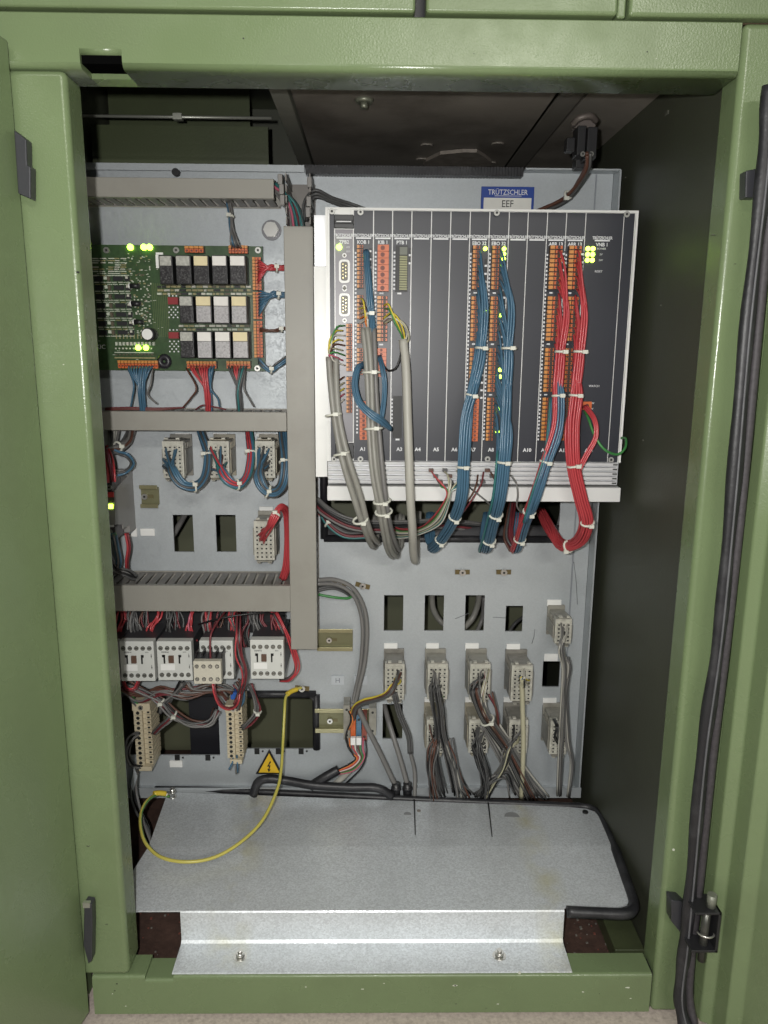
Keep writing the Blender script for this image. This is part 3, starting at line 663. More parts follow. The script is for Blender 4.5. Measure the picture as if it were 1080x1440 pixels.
for s_, py in (('24V', 567), ('0V', 575)): text(s_, (P(832, py, DR).x, DR-.0014, zr(py, 840)), .0034, PRINT, mp)
mb = MB(); c = P(823, 570, DR); mb.box(c.x-.005, c.x+.006, DR-.008, DR-.001, c.z-.005, c.z+.005, 0); mb.disc((c.x, c.z), .0025, DR-.008, DR-.0083, 8, mi=1); mb.build('terminal_block', [ORANGE, DARKWELL], mp)
for px, py in ((698, 300), (880, 302), (685, 645), (858, 646), (507, 299), (507, 645), (467, 298), (470, 645)):
    p = P(px, py, DR); screw(rack, p.x, DR-.0026, p.z, .0036, 'corner_screw', mat('dull_screw_head', (.40, .40, .38), .45, .4))
# ------------------------------------------------------------------ wire looms on the rack
def loom(label, col_px, d_y0, d_y1, n, path, cols, r=.0015, ties=(), joins=None, spread=None, D=.972, group='wire looms hanging off the rack', flat=.8, extra=0, bulge=0):
    st = []
    for i in range(n):
        t_ = i/(n-1); y = d_y0+(d_y1-d_y0)*t_; j = 0
        for q, pp in enumerate(path):
            if pp[1] > y+28: j = q; break
        else: j = len(path)-1
        st.append((col_px(y)+random.uniform(-1.5, 1.5), y, D, j))
    return bundle('wire_loom', label, 'wire loom', path, cols, r, ties, spread, st, group=group, flat=flat, tightness=1.13)
loom('blue wire loom left of the pair, falling from seventh slot', lambda y: 674-(y-350)*.030, 352, 548, 20,
     [(682, 372, .955), (682, 430, .95), (678, 490, .948), (667, 545, .945), (656, 590, .942), (652, 650, .938), (649, 700, .945), (636, 735, .985), (618, 762, 1.03), (607, 771, 1.06), (604, 758, 1.09), (606, 722, 1.115)], ['blue']*20, ties=(2.1, 3.3, 5.2, 6.8, 7.9))
loom('thick blue wire loom bulging right of the eighth slot', lambda y: 704-(y-350)*.03, 352, 610, 26,
     [(712, 385, .955), (719, 430, .948), (716, 490, .945), (714, 545, .943), (712, 600, .94), (709, 650, .937), (703, 700, .945), (694, 735, .985), (688, 760, 1.02), (683, 773, 1.055), (682, 760, 1.09), (686, 722, 1.115)], ['blue']*25+['teal'], ties=(2.0, 5.1, 6.7, 8.1))
loom('red and blue wire loom from the left amber terminal column', lambda y: 787-(y-350)*.04, 352, 545, 20,
     [(795, 385, .955), (797, 440, .95), (790, 495, .948), (786, 550, .945), (784, 600, .942), (768, 650, .94), (752, 700, .945), (738, 735, .985), (731, 758, 1.02), (724, 773, 1.055), (722, 760, 1.09), (726, 722, 1.115)], ['red']*14+['blue']*6, ties=(2.0, 3.2, 5.1, 6.6, 8.1))
loom('all red wire loom from the rightmost amber terminal column', lambda y: 812-(y-350)*.035, 352, 560, 24,
     [(818, 385, .955), (822, 440, .95), (817, 495, .948), (811, 550, .945), (806, 600, .942), (808, 655, .94), (818, 700, .945), (826, 735, .955), (815, 762, .985), (790, 768, 1.02), (774, 745, 1.06), (760, 718, 1.12)], ['red']*24, ties=(2.1, 3.2, 5.0, 7.0, 8.7))
bundle('wire_loom', 'short red wires bowing out from the lowest terminals on rack', 'wire loom', [(822, 570, .965), (836, 590, .945), (838, 615, .94), (825, 640, .94), (812, 665, .938)], ['red']*4, .0013)
bundle('wire_loom', 'thin blue wires from lowest terminals into the red and blue loom', 'wire loom', [(776, 560, .962), (773, 600, .95), (768, 640, .938), (752, 690, .935), (738, 735, .955)], ['blue', 'teal', 'blue', 'blue', 'blue', 'mgrey'], .0013, flat=.8)
cable('ground_wire', 'green and yellow earth wire looping off the rack front corner', 'ground wire', [(822, 578, .97), (828, 590, .955), (836, 612, .945), (850, 632, .94), (868, 639, .945), (879, 630, .95), (880, 617, .965), (874, 616, .978)], 'green', .0016)
bundle('wire_loom', 'blue wires from the top terminals of the first slot', 'wire loom', [(514, 352, .966), (516, 375, .955), (519, 410, .95), (521, 440, .95), (523, 458, .955), (525, 500, .962)], ['blue']*9, .0013, ties=(3.0,), flat=.6)
for i, (a, b) in enumerate(((420, 455), (470, 560))): pass
bundle('wire_loom', 'blue wires arching left across grey cables of the first slot', 'wire loom', [(512, 512, .966), (503, 518, .95), (498, 540, .94), (504, 565, .932), (520, 582, .928), (535, 592, .93), (550, 604, .95)], ['blue']*9, .0014, spread=[.8, .8, .9, 1, 1.1, 1, .6], flat=.8)
bundle('wire_loom', 'thin blue wires beside the second slot under yellow wires', 'wire loom', [(533, 500, .968), (538, 520, .95), (541, 545, .948), (538, 580, .95), (530, 615, .95), (528, 660, .948)], ['blue']*4+['dgrey'], .0012, flat=.6)
bundle('cable_bundle', 'pair of grey sheathed cables leaning from rack left edge', 'cable bundle', [(463, 502, .955), (464, 540, .95), (470, 590, .945), (482, 645, .938), (498, 700, .94), (508, 735, .955), (518, 758, .985), (526, 768, 1.03), (530, 758, 1.075), (534, 725, 1.11)], ['grey', 'grey', 'grey'], .0042, ties=(1.9, 2.9, 4.9), group='grey cable bundles crossing the rack', flat=.7)
bundle('cable_bundle', 'thickest bundle of grey cables, crossing first and second slots', 'cable bundle', [(518, 462, .955), (521, 500, .948), (523, 550, .945), (526, 610, .94), (531, 665, .936), (538, 710, .94), (544, 745, .965), (550, 768, 1.0), (557, 778, 1.045), (560, 764, 1.085), (562, 725, 1.115)], ['grey', 'grey', 'lgrey', 'grey', 'mgrey', 'grey'], .0034, ties=(1.6, 2.9, 4.9, 5.3), group='grey cable bundles crossing the rack', flat=.7)
cable('grey_cable', 'single thick grey cable hanging over the third slot of rack', 'cable', [(567, 478, .958), (571, 520, .95), (573, 580, .944), (575, 640, .938), (577, 700, .94), (580, 745, .96), (581, 772, .99), (583, 788, 1.02), (585, 782, 1.06), (586, 755, 1.095), (588, 720, 1.115)], 'lgrey', .0056)
# colourful cores entering terminals
def cores(label, pts_list, cols, r=.0009, name='wire_ends'):
    t = thing(name, P(*pts_list[0][0]), label, 'wire ends')
    for p, c in zip(pts_list, cols): MB().tube(cr([P(*q) for q in p], 6), r, 5).build('wire', WC[c], t)
    return t
cores('yellow and green wire ends curving from second slot to grey cable', [[(540, 430, .966), (546, 428, .95), (554, 445, .945), (562, 462, .95), (567, 480, .958)], [(541, 434, .966), (548, 436, .948), (556, 455, .945), (564, 470, .95), (568, 482, .958)], [(538, 452, .966), (548, 446, .95), (562, 452, .945), (573, 465, .95), (569, 482, .958)], [(540, 455, .966), (556, 448, .948), (570, 458, .944), (575, 475, .95), (571, 484, .958)],
      [(540, 514, .966), (546, 521, .955), (556, 518, .95), (562, 505, .95), (566, 485, .956)], [(539, 448, .966), (550, 440, .95), (560, 448, .944), (567, 464, .95), (570, 483, .958)]], ['yellow', 'green', 'white', 'cream', 'black', 'yellow'], .0012)
cores('tangled green, white and yellow wire ends at grey module terminals', [[(485-i % 2*3, 458+i*7, .966), (474-i % 3*2, 460+i*6, .952), (466-i % 2*3, 478+i*3, .948), (463+i % 3, 502, .952)] for i in range(9)]+[[(484, 530+i*8, .966), (476, 534+i*8, .955), (470, 528+i*6, .955), (466, 512+i*4, .955)] for i in range(5)], ['green', 'yellow', 'white', 'yellow', 'brown', 'cream', 'green', 'pink', 'white', 'brown', 'cream', 'yellow', 'pink', 'white'], .0011)
cores('yellow and brown wire ends above the thick grey bundle', [[(507-i % 3, 420+i*7, .966), (511+i, 424+i*5, .95), (514+i % 2*3, 445+i*2, .95), (518, 464, .956)] for i in range(6)], ['yellow', 'brown', 'yellow', 'cream', 'orange', 'white'], .0012)
# looping multi-coloured wires to the rib block
lw = []
for i in range(9):
    x = 606+i*6; y = 662+(i % 3)*7; lw.append([(x, y, .972), (x+6-i % 3*2, y+8, .955), (628+i, 690, .95), (624+i, 706, .96), (608+i*1.5, 728+i, .99), (590, 742+i*1.2, 1.03), (566, 744+i*1.6, 1.06), (552, 740+i*2, 1.08)])
cores('small bunch of coloured wires looping from the rack ribs', lw, ['red', 'brown', 'green', 'cream', 'white', 'dgrey', 'cream', 'teal', 'white'], .0011)
cores('dark red and grey wires crossing under the lower rack bar', [[(672, 668, .97), (670, 680, .96), (664, 695, .955), (650, 716, .98), (638, 740, 1.05)], [(680, 664, .97), (676, 682, .96), (660, 708, .955), (645, 728, 1.0)], [(690, 664, .97), (696, 676, .96), (700, 690, .955)], [(656, 682, .97), (668, 692, .955), (684, 705, .95), (696, 716, .96)], [(718, 668, .965), (726, 680, .955), (728, 696, .955), (727, 712, .965), (735, 722, .98)]], ['brown', 'dred', 'brown', 'dgrey', 'mgrey'], .0012)
# plugs on ribs
mb = MB()
for i in range(8):
    p = P(606+i*6.5+(40 if i > 4 else 0), 661+(i % 3)*8, .974); mb.box(p.x-.003, p.x+.003, .968, .977, p.z-.002, p.z+.002, i % 2)
mb.build('rib_plug', [WC['brown'], WC['dgrey']], rack)
# ------------------------------------------------------------------ wiring behind/below the rack
bundle('wire_loom', 'dark mixed wire trunk running behind the grey cables under rack', 'wire loom', [(440, 705, 1.085), (462, 722, 1.075), (500, 738, 1.07), (560, 742, 1.08), (620, 738, 1.10), (680, 742, 1.12)], rnd(['dgrey', 'dred', 'teal', 'black', 'mgrey', 'red', 'dgrey'], 19), .0019, flat=.6, spread=[1, 1.1, 1.1, 1.2, 1, 1], jit=1)
bundle('wire_loom', 'dark wire bunch rising behind rack right of blue looms', 'wire loom', [(722, 700, 1.12), (718, 730, 1.08), (716, 755, 1.06), (724, 772, 1.05)], rnd(['dred', 'dred', 'brown', 'dgrey', 'pink'], 12), .0018, flat=.8, jit=1)
o = MB().tube([P(455, 752, 1.115), P(560, 752, 1.115), P(795, 750, 1.115)], .013, 12).build('conduit', mat('dark_conduit', (.09, .09, .095), .35)); tag(o, 'dark grey conduit lying across the cut-out below the rack', 'conduit')
o = MB().tube([P(797, 700, 1.125), P(796, 722, 1.125), P(790, 745, 1.12), P(775, 752, 1.12)], .010, 10).build('conduit', mat('grey_conduit', (.26, .26, .27), .4)); tag(o, 'lighter grey conduit dropping behind the last red loom', 'conduit')
bundle('wire_loom', 'red and teal wires slung low at left below the rack', 'wire loom', [(448, 712, 1.09), (462, 735, 1.08), (486, 750, 1.075), (520, 752, 1.075)], ['dred', 'dgrey', 'teal', 'red', 'dgrey', 'black', 'dgrey'], .0022, ties=(1.1,), flat=.8, jit=1)
# wires in the uncovered top of the vertical duct
bundle('wire_loom', 'mixed dark wires dropping into the uncovered duct top', 'wire loom', [(386, 262, 1.06), (400, 275, 1.05), (412, 295, 1.05), (418, 330, 1.05), (418, 380, 1.06)], rnd(['dgrey', 'dred', 'teal', 'mgrey', 'pink', 'dgrey', 'dgrey'], 19), .0017, flat=.6, spread=[.8, 1, 1.2, 1.3, 1], jit=1.2)
bundle('wire_loom', 'dark wires leaving the duct top toward the rack', 'wire loom', [(428, 310, 1.06), (432, 285, 1.05), (444, 272, 1.04), (466, 281, 1.05), (490, 289, 1.06), (520, 300, 1.06)], ['dgrey']*5+['brown', 'dgrey'], .0018, flat=.6, spread=[1.1, 1.3, 1.3, 1, 1.2, 1])
# ================================================================== CIRCUIT BOARD
DB = 1.068
pcb = thing('circuit_board', P(250, 522, DB), 'green circuit board packed with thirteen relays left of the vertical duct', 'circuit board')
x0, x1, z0, z1 = pr(100, 345, 371, 521, DB)
MB().box(-.412, x1, DB, DB+.0018, z0, z1).build('board', PCB, pcb)
MB().box(-.40, x1-.01, DB+.0018, DB+.030, z0+.01, z0+.02).build('board_carrier', DUCTD, pcb)
def q2(a, b, c, d, D=DB): return pr(a, b, c, d, D)
def pbox(mb, a, b, c, d, y0, y1, mi=0, D=None):
    x0, x1, z0, z1 = pr(a, b, c, d, D or y0); mb.box(x0, x1, y0, y1, z0, z1, mi); return mb
rel = [(225, 360, 241, 398, 'D', 'g'), (248, 360, 267, 398, 'D', 'g'), (273, 360, 292, 398, 'C', 'd'), (299, 360, 318, 398, 'W', 'd'), (324, 360, 344, 398, 'W', 'd'),
       (253, 417, 270, 453, 'D', 'd'), (276, 417, 296, 453, 'C', 'g'), (301, 417, 321, 454, 'W', 'g'), (326, 417, 346, 454, 'C', 'g'),
       (254, 467, 271, 502, 'D', 'd'), (278, 467, 297, 503, 'W', 'g'), (303, 467, 323, 503, 'W', 'g'), (328, 467, 348, 503, 'C', 'g')]
for a, b, c, d, tg, lo in rel:
    DRl = 1.038; x0, x1, z0, z1 = pr(a, b, c, d, DRl); zm = z1-(z1-z0)*.36
    r_ = MB().box(x0-.0012, x1+.0012, DRl+.002, DB, z0-.0012, z1+.0012).build('relay', BLACK, pcb, .0006)
    MB().box(x0, x1, DRl-.0006, DRl+.002, z0, zm-.0003).build('relay_window', RELAYD if (lo == 'd' or tg == 'D') else RELAYG, r_, .0004)
    MB().box(x0, x1, DRl-.0008, DRl+.002, zm+.0002, z1).build('relay_tag', {'W': RELAYW, 'C': RELAYC, 'D': mat('relay_worn_tag', (.42, .42, .38), .4, amt=.6, scale=300)}[tg], r_, .0004)
# dark component fields between relay rows
SILK = mat('silkscreen', (.50, .54, .44), .5, amt=.4, scale=300)
GOLDC = mat('component_olive', (.30, .27, .13), .4, amt=.6, scale=250)
WHC = mat('component_pale', (.55, .54, .46), .4, amt=.2)
def comp(mb, x, y, w, h, mi, dep=.003):
    p = P(x, y, DB); mb.box(p.x, p.x+w, DB-dep, DB-.0001, p.z-h, p.z, mi)
mb = MB(); rr = random.Random(4)
for y in (402, 407, 412, 457, 462):
    x = 222 if y < 415 else 252
    while x < 350:
        w = rr.uniform(.003, .008); comp(mb, x, y, w, .0026, rr.choice([0, 1, 1, 2, 3, 4]), .002+rr.random()*.002); x += w*920+2
mb.build('surface_parts', [BLACK, GOLDC, SILK, mat('dark_resistor', (.10, .08, .05), .5), WHC], pcb)
mb = MB()
for i in range(9):      # left field: diodes and resistors in rows
    y = 363+i*3.0
    for x in (130, 141, 152, 162, 170):
        if rr.random() < .8: comp(mb, x+rr.uniform(-1, 1), y, rr.uniform(.006, .009), .0012, rr.choice([2, 2, 4, 1]), .0018)
for i in range(7):
    y = 389+i*12.6; sh = i*1.1
    for x, w, h, k in ((134, .010, .006, 0), (160, .013, .0055, 0), (147, .004, .004, 2), (152, .003, .006, 3), (176, .006, .006, 0), (177.5, .003, .003, 4)): comp(mb, x+sh, y, w, h, k, .0035 if k == 0 else .0042)
    for x in (133, 142, 150, 158, 167, 175): comp(mb, x+sh, y+7.6, .0065, .0009, rr.choice([2, 4, 2]), .0016); comp(mb, x+sh, y-2.2, .0065, .0009, rr.choice([2, 1, 2]), .0016)
    for x in range(5): comp(mb, 186+x*5+sh, y+rr.uniform(-2, 7), .002, .0015, 2, .0006)
for i in range(120): comp(mb, rr.uniform(175, 212), rr.uniform(356, 470), rr.uniform(.001, .003), rr.uniform(.0007, .0022), rr.choice([1, 2, 4, 3]), .0012)
for i in range(11):
    comp(mb, 163+i*5.2, 481, .0028, .0045, 4 if 2 < i < 9 else 2, .003); comp(mb, 162+i*5, 489, .002, .002, 4, .001); comp(mb, 163+i*5, 498, .0025, .0016, 3, .002); comp(mb, 163+i*5, 470, .0012, .006, 1, .001)
comp(mb, 162, 495, .052, .0012, 2, .003); comp(mb, 162, 502, .055, .0018, 1, .003)
for i in range(60): comp(mb, rr.uniform(132, 235), rr.uniform(349, 515), rr.uniform(.001, .004), .0006, 2, .0004)
mb.build('components', [BLACK, GOLDC, SILK, mat('dark_resistor', (.10, .08, .05), .5), WHC], pcb)
mb = MB()
for i in range(9): p = P(213+i*2.6, 398, DB); b = P(216+i*2.6, 474, DB); mb.box(p.x, p.x+.0009, DB-.0003, DB-.0001, b.z, p.z)
mb.build('copper_track', mat('olive_track', (.09, .13, .045), .35), pcb)
mb = MB()
for (cx_, cy_) in ((238, 440), (239, 488)):
    for i in range(5):
        for j in range(5):
            if (i+j) % 2 == 0: p = P(cx_+i*3, cy_-8+j*3.6, DB); mb.disc((p.x, p.z), .0011, DB-.0006, DB-.0001, 6)
    for i in range(3): p = P(cx_+i*5, cy_-24, DB); mb.disc((p.x, p.z), .0011, DB-.0006, DB-.0001, 6)
mb.build('solder_dot', PRINT, pcb)
for (a, b, c, d) in ((236, 418, 250, 428), (237, 467, 251, 476)):
    mb = MB(); pbox(mb, a, b, c, d, DB-.008, DB-.0001); mb.build('dip_switch', mat('dark_red_plastic', (.26, .02, .025), .4), pcb)
mb = MB(); pbox(mb, 219, 355, 229, 358, DB-.002, DB-.0001); pbox(mb, 219, 358.2, 223, 377, DB-.002, DB-.0001); mb.build('white_bracket', PAPER, pcb)
for x, y, r in ((207, 470, .0085),):
    p = P(x, y, 1.045); mb = MB(); mb.disc((p.x, p.z), r, DB, 1.046, 20, 0); mb.disc((p.x, p.z), r*.82, 1.046, 1.0445, 20, 1); mb.build('capacitor', [BLACK, PAPER], pcb)
for x, y in ((183, 402), (185, 427), (189, 453)):
    p = P(x, y, 1.06); mb = MB(); mb.disc((1.060, p.z), .0035, p.x, p.x+.012, 12, 0, axis='x'); mb.disc((1.060, p.z), .0036, p.x-.002, p.x, 12, 1, axis='x'); mb.build('small_capacitor', [BLACK, PAPER], pcb)
p = P(232, 508, DB); mb = MB(); mb.tube([(p.x+.006*cos(t_), DB-.004, p.z+.006*sin(t_)) for t_ in [2*pi*i/16 for i in range(16)]], .0042, 8, closed=True); mb.build('ring_choke', mat('choke_dark', (.022, .02, .026), .4), pcb)
for x, y in ((184, 348), (203, 348), (211, 348), (195, 489), (206, 489)):
    p = P(x, y, DB); led(pcb, p.x, p.z, DB-.002, .0040 if y < 400 else .0036)
p = P(140, 488, DB); text('SKIC', (p.x, DB-.0006, p.z), .008, PRINT, pcb)
for x, y in ((150, 352), (248, 352), (363, 352), (362, 518)):
    p = P(x, y, DB); screw(pcb, p.x, DB, p.z, .004)
def tstrip(a, b, c, d, n, vert=True, dep=.012, name='terminal_block'):
    x0, x1, z0, z1 = pr(a, b, c, d, DB-dep); mb = MB(); mb.box(x0, x1, DB-dep*.6, DB, z0, z1, 2)
    for k in range(n):
        if vert:
            p = (z1-z0)/n; q = z0+k*p; mb.box(x0, x0+(x1-x0)*.3, DB-dep, DB-dep*.6, q+.0004, q+p-.0004, 1); mb.box(x0+(x1-x0)*.36, x1, DB-dep*.92, DB-dep*.6, q+.0005, q+p-.0005, 0); mb.disc((x0+(x1-x0)*.68, q+p/2), p*.28, DB-dep*.92, DB-dep*.93, 6, 3)
        else:
            p = (x1-x0)/n; q = x0+k*p; mb.box(q+.0004, q+p-.0004, DB-dep, DB-dep*.6, z0+(z1-z0)*.66, z1, 1); mb.box(q+.0005, q+p-.0005, DB-dep*.92, DB-dep*.6, z0, z0+(z1-z0)*.6, 0); mb.disc((q+p/2, z0+(z1-z0)*.3), p*.28, DB-dep*.92, DB-dep*.93, 6, 3)
    return mb.build(name, [ORANGE, ORANGE2, DARKWELL, RUSTWELL], pcb)
tstrip(355, 361, 367, 408, 10); tstrip(356, 410, 368, 449, 9); tstrip(357, 451, 369, 503, 11)
tstrip(165, 507, 222, 518, 12, False); tstrip(262, 508, 304, 518, 9, False); tstrip(318, 508, 352, 518, 7, False)
tstrip(259, 346, 286, 355, 4, False); tstrip(321, 345, 348, 356, 6, False)
# wires at the board edge
def fan(label, starts, path, col, r=.0013, ties=(), cat='wires', group=None, **k):
    st = [(x, y, D, 1 if len(path) > 2 else 0) for x, y, D in starts]
    return bundle('wire_fan', label, cat, path, col if isinstance(col, list) else [col]*len(starts), r, ties, None, st, group=group, **k)
fan('red wires fanning from board edge into the vertical duct, uppermost', [(363, 366+i*4, 1.056) for i in range(9)], [(372, 378, 1.04), (380, 377, 1.045), (390, 377, 1.05), (404, 377, 1.05)], 'red', ties=(1.9,))
fan('blue wires fanning from the board edge into the vertical duct', [(364, 409+i*4.4, 1.056) for i in range(9)], [(374, 418, 1.04), (384, 415, 1.045), (392, 415, 1.05), (404, 415, 1.05)], 'blue', ties=(1.9,))
fan('dark brown wires from board edge into the vertical duct', [(366, 462+i*2, 1.056) for i in range(3)], [(376, 466, 1.04), (388, 466, 1.045), (396, 463, 1.05), (404, 463, 1.05)], 'brown', ties=(1.9,))
fan('blue wires curling round the lower right board corner', [(364, 503+i*2, 1.056) for i in range(5)], [(368, 512, 1.04), (380, 520, 1.045), (390, 514, 1.05), (404, 504, 1.05)], ['blue', 'dgrey', 'blue', 'dgrey', 'blue'], .0016, ties=(1.1,))
fan('grey blue wires rising from the board to the top duct', [(327+i*3, 348, 1.056) for i in range(5)], [(333, 335, 1.05), (325, 318, 1.055), (324, 300, 1.06), (321, 284, 1.065)], ['mgrey', 'blue', 'mgrey', 'dgrey', 'mgrey'], .0013, ties=(1.8,))
for i, (sx0, n, tx, cols) in enumerate(((181, 9, 197, ['blue']*9), (268, 9, 290, ['red', 'red', 'brown', 'red', 'red', 'red', 'red', 'blue', 'blue']), (322, 7, 334, ['dgrey', 'dgrey', 'red', 'red', 'dgrey', 'teal', 'dgrey']))):
    fan(('blue wires', 'mostly red wires', 'mixed red and dark wires')[i]+' falling from the board bottom into the middle duct'+(' at left', ' near its middle', ' at right')[i], [(sx0+k*4.2, 515, 1.056) for k in range(n)], [(tx, 530, 1.045), (tx+1, 550, 1.045), (tx+3, 574, 1.05), (tx+3, 590, 1.06)], cols, .0014)
cores('stray single wires curving outward below the board', [[(215, 518, 1.056), (212, 540, 1.04), (208, 555, 1.045), (221, 568, 1.05)], [(300, 518, 1.056), (296, 545, 1.04), (306, 560, 1.045), (309, 572, 1.05)], [(262, 518, 1.056), (276, 545, 1.04), (268, 560, 1.045), (258, 572, 1.05)], [(345, 518, 1.056), (343, 545, 1.04), (350, 560, 1.045), (357, 572, 1.05)], [(180, 518, 1.056), (188, 540, 1.04), (186, 560, 1.045), (184, 572, 1.05)]], ['mgrey', 'blue', 'brown', 'mgrey', 'blue'], .0013)
# pale wires lying in the middle duct mouth
cores('red and pale wires lying along the mouth of the middle duct', [[(148, 574+i*1.2, 1.05), (180, 573+i, 1.05), (222, 574+i, 1.055), (260, 573, 1.06)] for i in range(4)]+[[(275, 576, 1.05), (285, 570, 1.045), (300, 572, 1.05), (318, 576, 1.055)]], ['dred', 'brown', 'dred', 'brown', 'dred'], .0011)
# ================================================================== MULTIPOLE CONNECTORS
def connector(px, py, w, h, label, front=1.046, cols=4, rows=8, dark=False):
    front += random.uniform(-.002, .002); v_ = random.choice((0, 1, 2)); CONN = mat('grey_connector_plastic_%d' % v_, ((.27, .26, .225), (.22, .21, .185), (.30, .275, .215))[v_], .45, amt=.3, scale=90, dirt=(.08, .07, .06), dscale=60, damt=.6)
    x0, x1, z0, z1 = pr(px, py, px+w, py+h, DP)
    t = thing('multipole_connector', ((x0+x1)/2, DP, z0), label, 'connector', 'grey multipole plug connectors on the mounting plate')
    MB().box(x0-.001, x1+.001, DP-.006, DP-.0004, z0-.006, z1+.006).build('mounting_frame', CONN, t, .0006)
    mb = MB(); mb.box(x0+.001, x1-.001, front+.012, DP-.006, z0, z1+.0005)
    for k in range(3): yy = front+.018+k*.010; mb.box(x0-.0004, x1+.0004, yy, yy+.0025, z0+.003, z1-.002)
    mb.build('housing', CONN, t, .0006)
    mb = MB(); mb.box(x0, x1, front+.002, front+.012, z0-.002, z1+.0015, 0); wx, hz = (x1-x0-.003)/cols, (z1-z0-.004)/rows
    for i in range(cols):
        for j in range(rows):
            a, b = x0+.0015+i*wx, z0+j*hz; mb.box(a+wx*.12, a+wx*.88, front, front+.002, b+hz*.12, b+hz*.88, 0); mb.box(a+wx*.30, a+wx*.70, front-.0002, front, b+hz*.30, b+hz*.68, 1)
    mb.build('pin_insert', [CONNL, INK], t)
    for zz, s_ in ((z1+.0028, 1), (z0-.0042, -1)):
        MB().box(x0+.003, x1-.003, front-.001, front+.022, zz, zz+.0016).build('latch', CONN, t, .0005)
        for xx in (x0+.004, x1-.009): MB().box(xx, xx+.005, front-.002, front+.004, zz+.0016*s_, zz+.0016+.0022*s_).build('latch_tab', CONNL, t, .0004)
    for xx in (x0-.0022, x1+.0005): MB().box(xx, xx+.0017, front+.006, DP-.010, z0+.004, z1-.010).build('side_lever', CONN, t, .0004)
    fa = Q_(x0, front, z1); fb = Q_(x1, front, z0)
    return (fa[0], fa[1], fb[0], fb[1])
def Q_(x, y, z):
    v = Vector((x, y, z-CZ)); zc = v.dot(fwd); return 540+FPX*v.dot(RT)/zc, 720+FPX*v.dot(DN)/zc
CN = {}
for key, px, py, w, h, lab in (
    ('L1', 243, 616, 28, 46, 'connector with blue wires under middle duct, leftmost of the three'),
    ('L2', 303, 616, 28, 46, 'connector with red and green wires under middle duct, centre of three'),
    ('L3', 366, 616, 26, 46, 'connector with thick blue bundle tucked against the vertical duct'),
    ('L4', 366, 723, 27, 49, 'connector with only red wires plugged, right of two dark cut-outs'),
    ('A', 541, 916, 26, 45, 'connector with brown and white wires turning left, lower plate'),
    ('B', 598, 916, 27, 45, 'connector with dark wires in its middle, second in lower row'),
    ('C', 655, 916, 27, 45, 'connector with orange red tip and dark loop, third in row'),
    ('D', 711, 917, 28, 45, 'connector with a cream cable and yellow white wires'),
    ('E', 597, 991, 24, 42, 'bottom row connector hidden by dense dark wires, leftmost'),
    ('F', 654, 991, 26, 42, 'bottom row connector with loose dark curling wires'),
    ('G', 708, 991, 25, 42, 'bottom row connector behind the cream cable'),
    ('H', 763, 992, 23, 42, 'bottom row connector with few black wires, rightmost'),
    ('I', 769, 855, 22, 30, 'short connector alone near the right edge of the plate')):
    CN[key] = connector(px+random.uniform(-.8, .8), py, w, h, lab, cols=3 if key in 'HI' else 4, rows=5 if key == 'I' else 8)
def pins(key, n, fx=(.1, .9), fy=(.12, .85), D=1.045):
    a, b, c, d = CN[key]; return [(a+(c-a)*random.uniform(*fx), b+(d-b)*random.uniform(*fy), D) for _ in range(n)]
def drop(label, key, n, path, cols, r=.0013, fx=(.1, .9), fy=(.1, .8), ties=(), **k):
    if key in 'ABCDEFGHI': n = int(n*1.3); cols = list(cols)*2
    if key in 'BCEFG': k.setdefault('spread', [1.25]+[1.15+.12*i for i in range(len(path)-1)])
    random.shuffle(cols)
    if key in 'BCEFGI': r *= .74; k['spread'] = [v*1.45 for v in k.get('spread', [1]*len(path))]; k['jit'] = k.get('jit', 1)*.8
    st = [(*p, 0) for p in pins(key, n, fx, fy)]
    return bundle('connector_wires', label, 'wires', path, rnd(cols, n) if len(cols) != n else cols, r, ties, k.pop('spread', None), st, **k)
drop('blue wires looping down and up from the leftmost upper connector', 'L1', 16, [(242, 660, 1.01), (254, 679, 1.005), (272, 684, 1.01), (287, 670, 1.03), (291, 640, 1.05), (284, 615, 1.07), (278, 598, 1.085)], ['blue']*12+['dgrey']*4, .0016, ties=(2.0, 4.0), fx=(.05, .7), flat=.7)
drop('red, green and blue wires looping from the middle upper connector', 'L2', 15, [(312, 662, 1.01), (322, 676, 1.005), (335, 681, 1.01), (347, 668, 1.03), (352, 640, 1.05), (350, 615, 1.07), (348, 598, 1.085)], ['teal', 'teal', 'blue', 'blue', 'red', 'red', 'red', 'red', 'teal', 'blue', 'red', 'brown', 'dgrey', 'teal', 'blue'], .0015, ties=(1.9, 4.2), flat=.7)
drop('thick blue loop of wires beside the vertical duct', 'L3', 22, [(363, 668, 1.01), (372, 688, 1.005), (385, 692, 1.01), (398, 680, 1.03), (402, 650, 1.04), (399, 620, 1.07), (397, 598, 1.085)], ['blue']*15+['dgrey']*7, .0016, ties=(1.4, 4.0), fx=(.0, .75), flat=.7)
drop('red wires arching from the lowest left connector down to duct', 'L4', 12, [(380, 737, 1.01), (388, 722, 1.01), (396, 714, 1.02), (404, 724, 1.04), (406, 760, 1.05), (404, 795, 1.05), (398, 815, 1.055)], ['red']*12, .0014, ties=(1.0,), fx=(.1, .6), fy=(.15, .6), flat=.7)
drop('brown, white and black wires turning left from first lower connector', 'A', 9, [(552, 968, 1.02), (543, 978, 1.02), (528, 984, 1.03), (512, 988, 1.04), (500, 996, 1.05), (496, 1012, 1.06)], ['brown', 'black', 'cream', 'dgrey', 'brown', 'yellow', 'black', 'brown', 'white'], .0014, fx=(.5, .9), fy=(.1, .5), flat=.6)
bundle('connector_wires', 'dark grey wires dropping right of the lower cut-out', 'wires', [(555, 975, 1.04), (562, 1005, 1.05), (574, 1035, 1.05), (577, 1060, 1.05)], ['dgrey']*4, .0018)
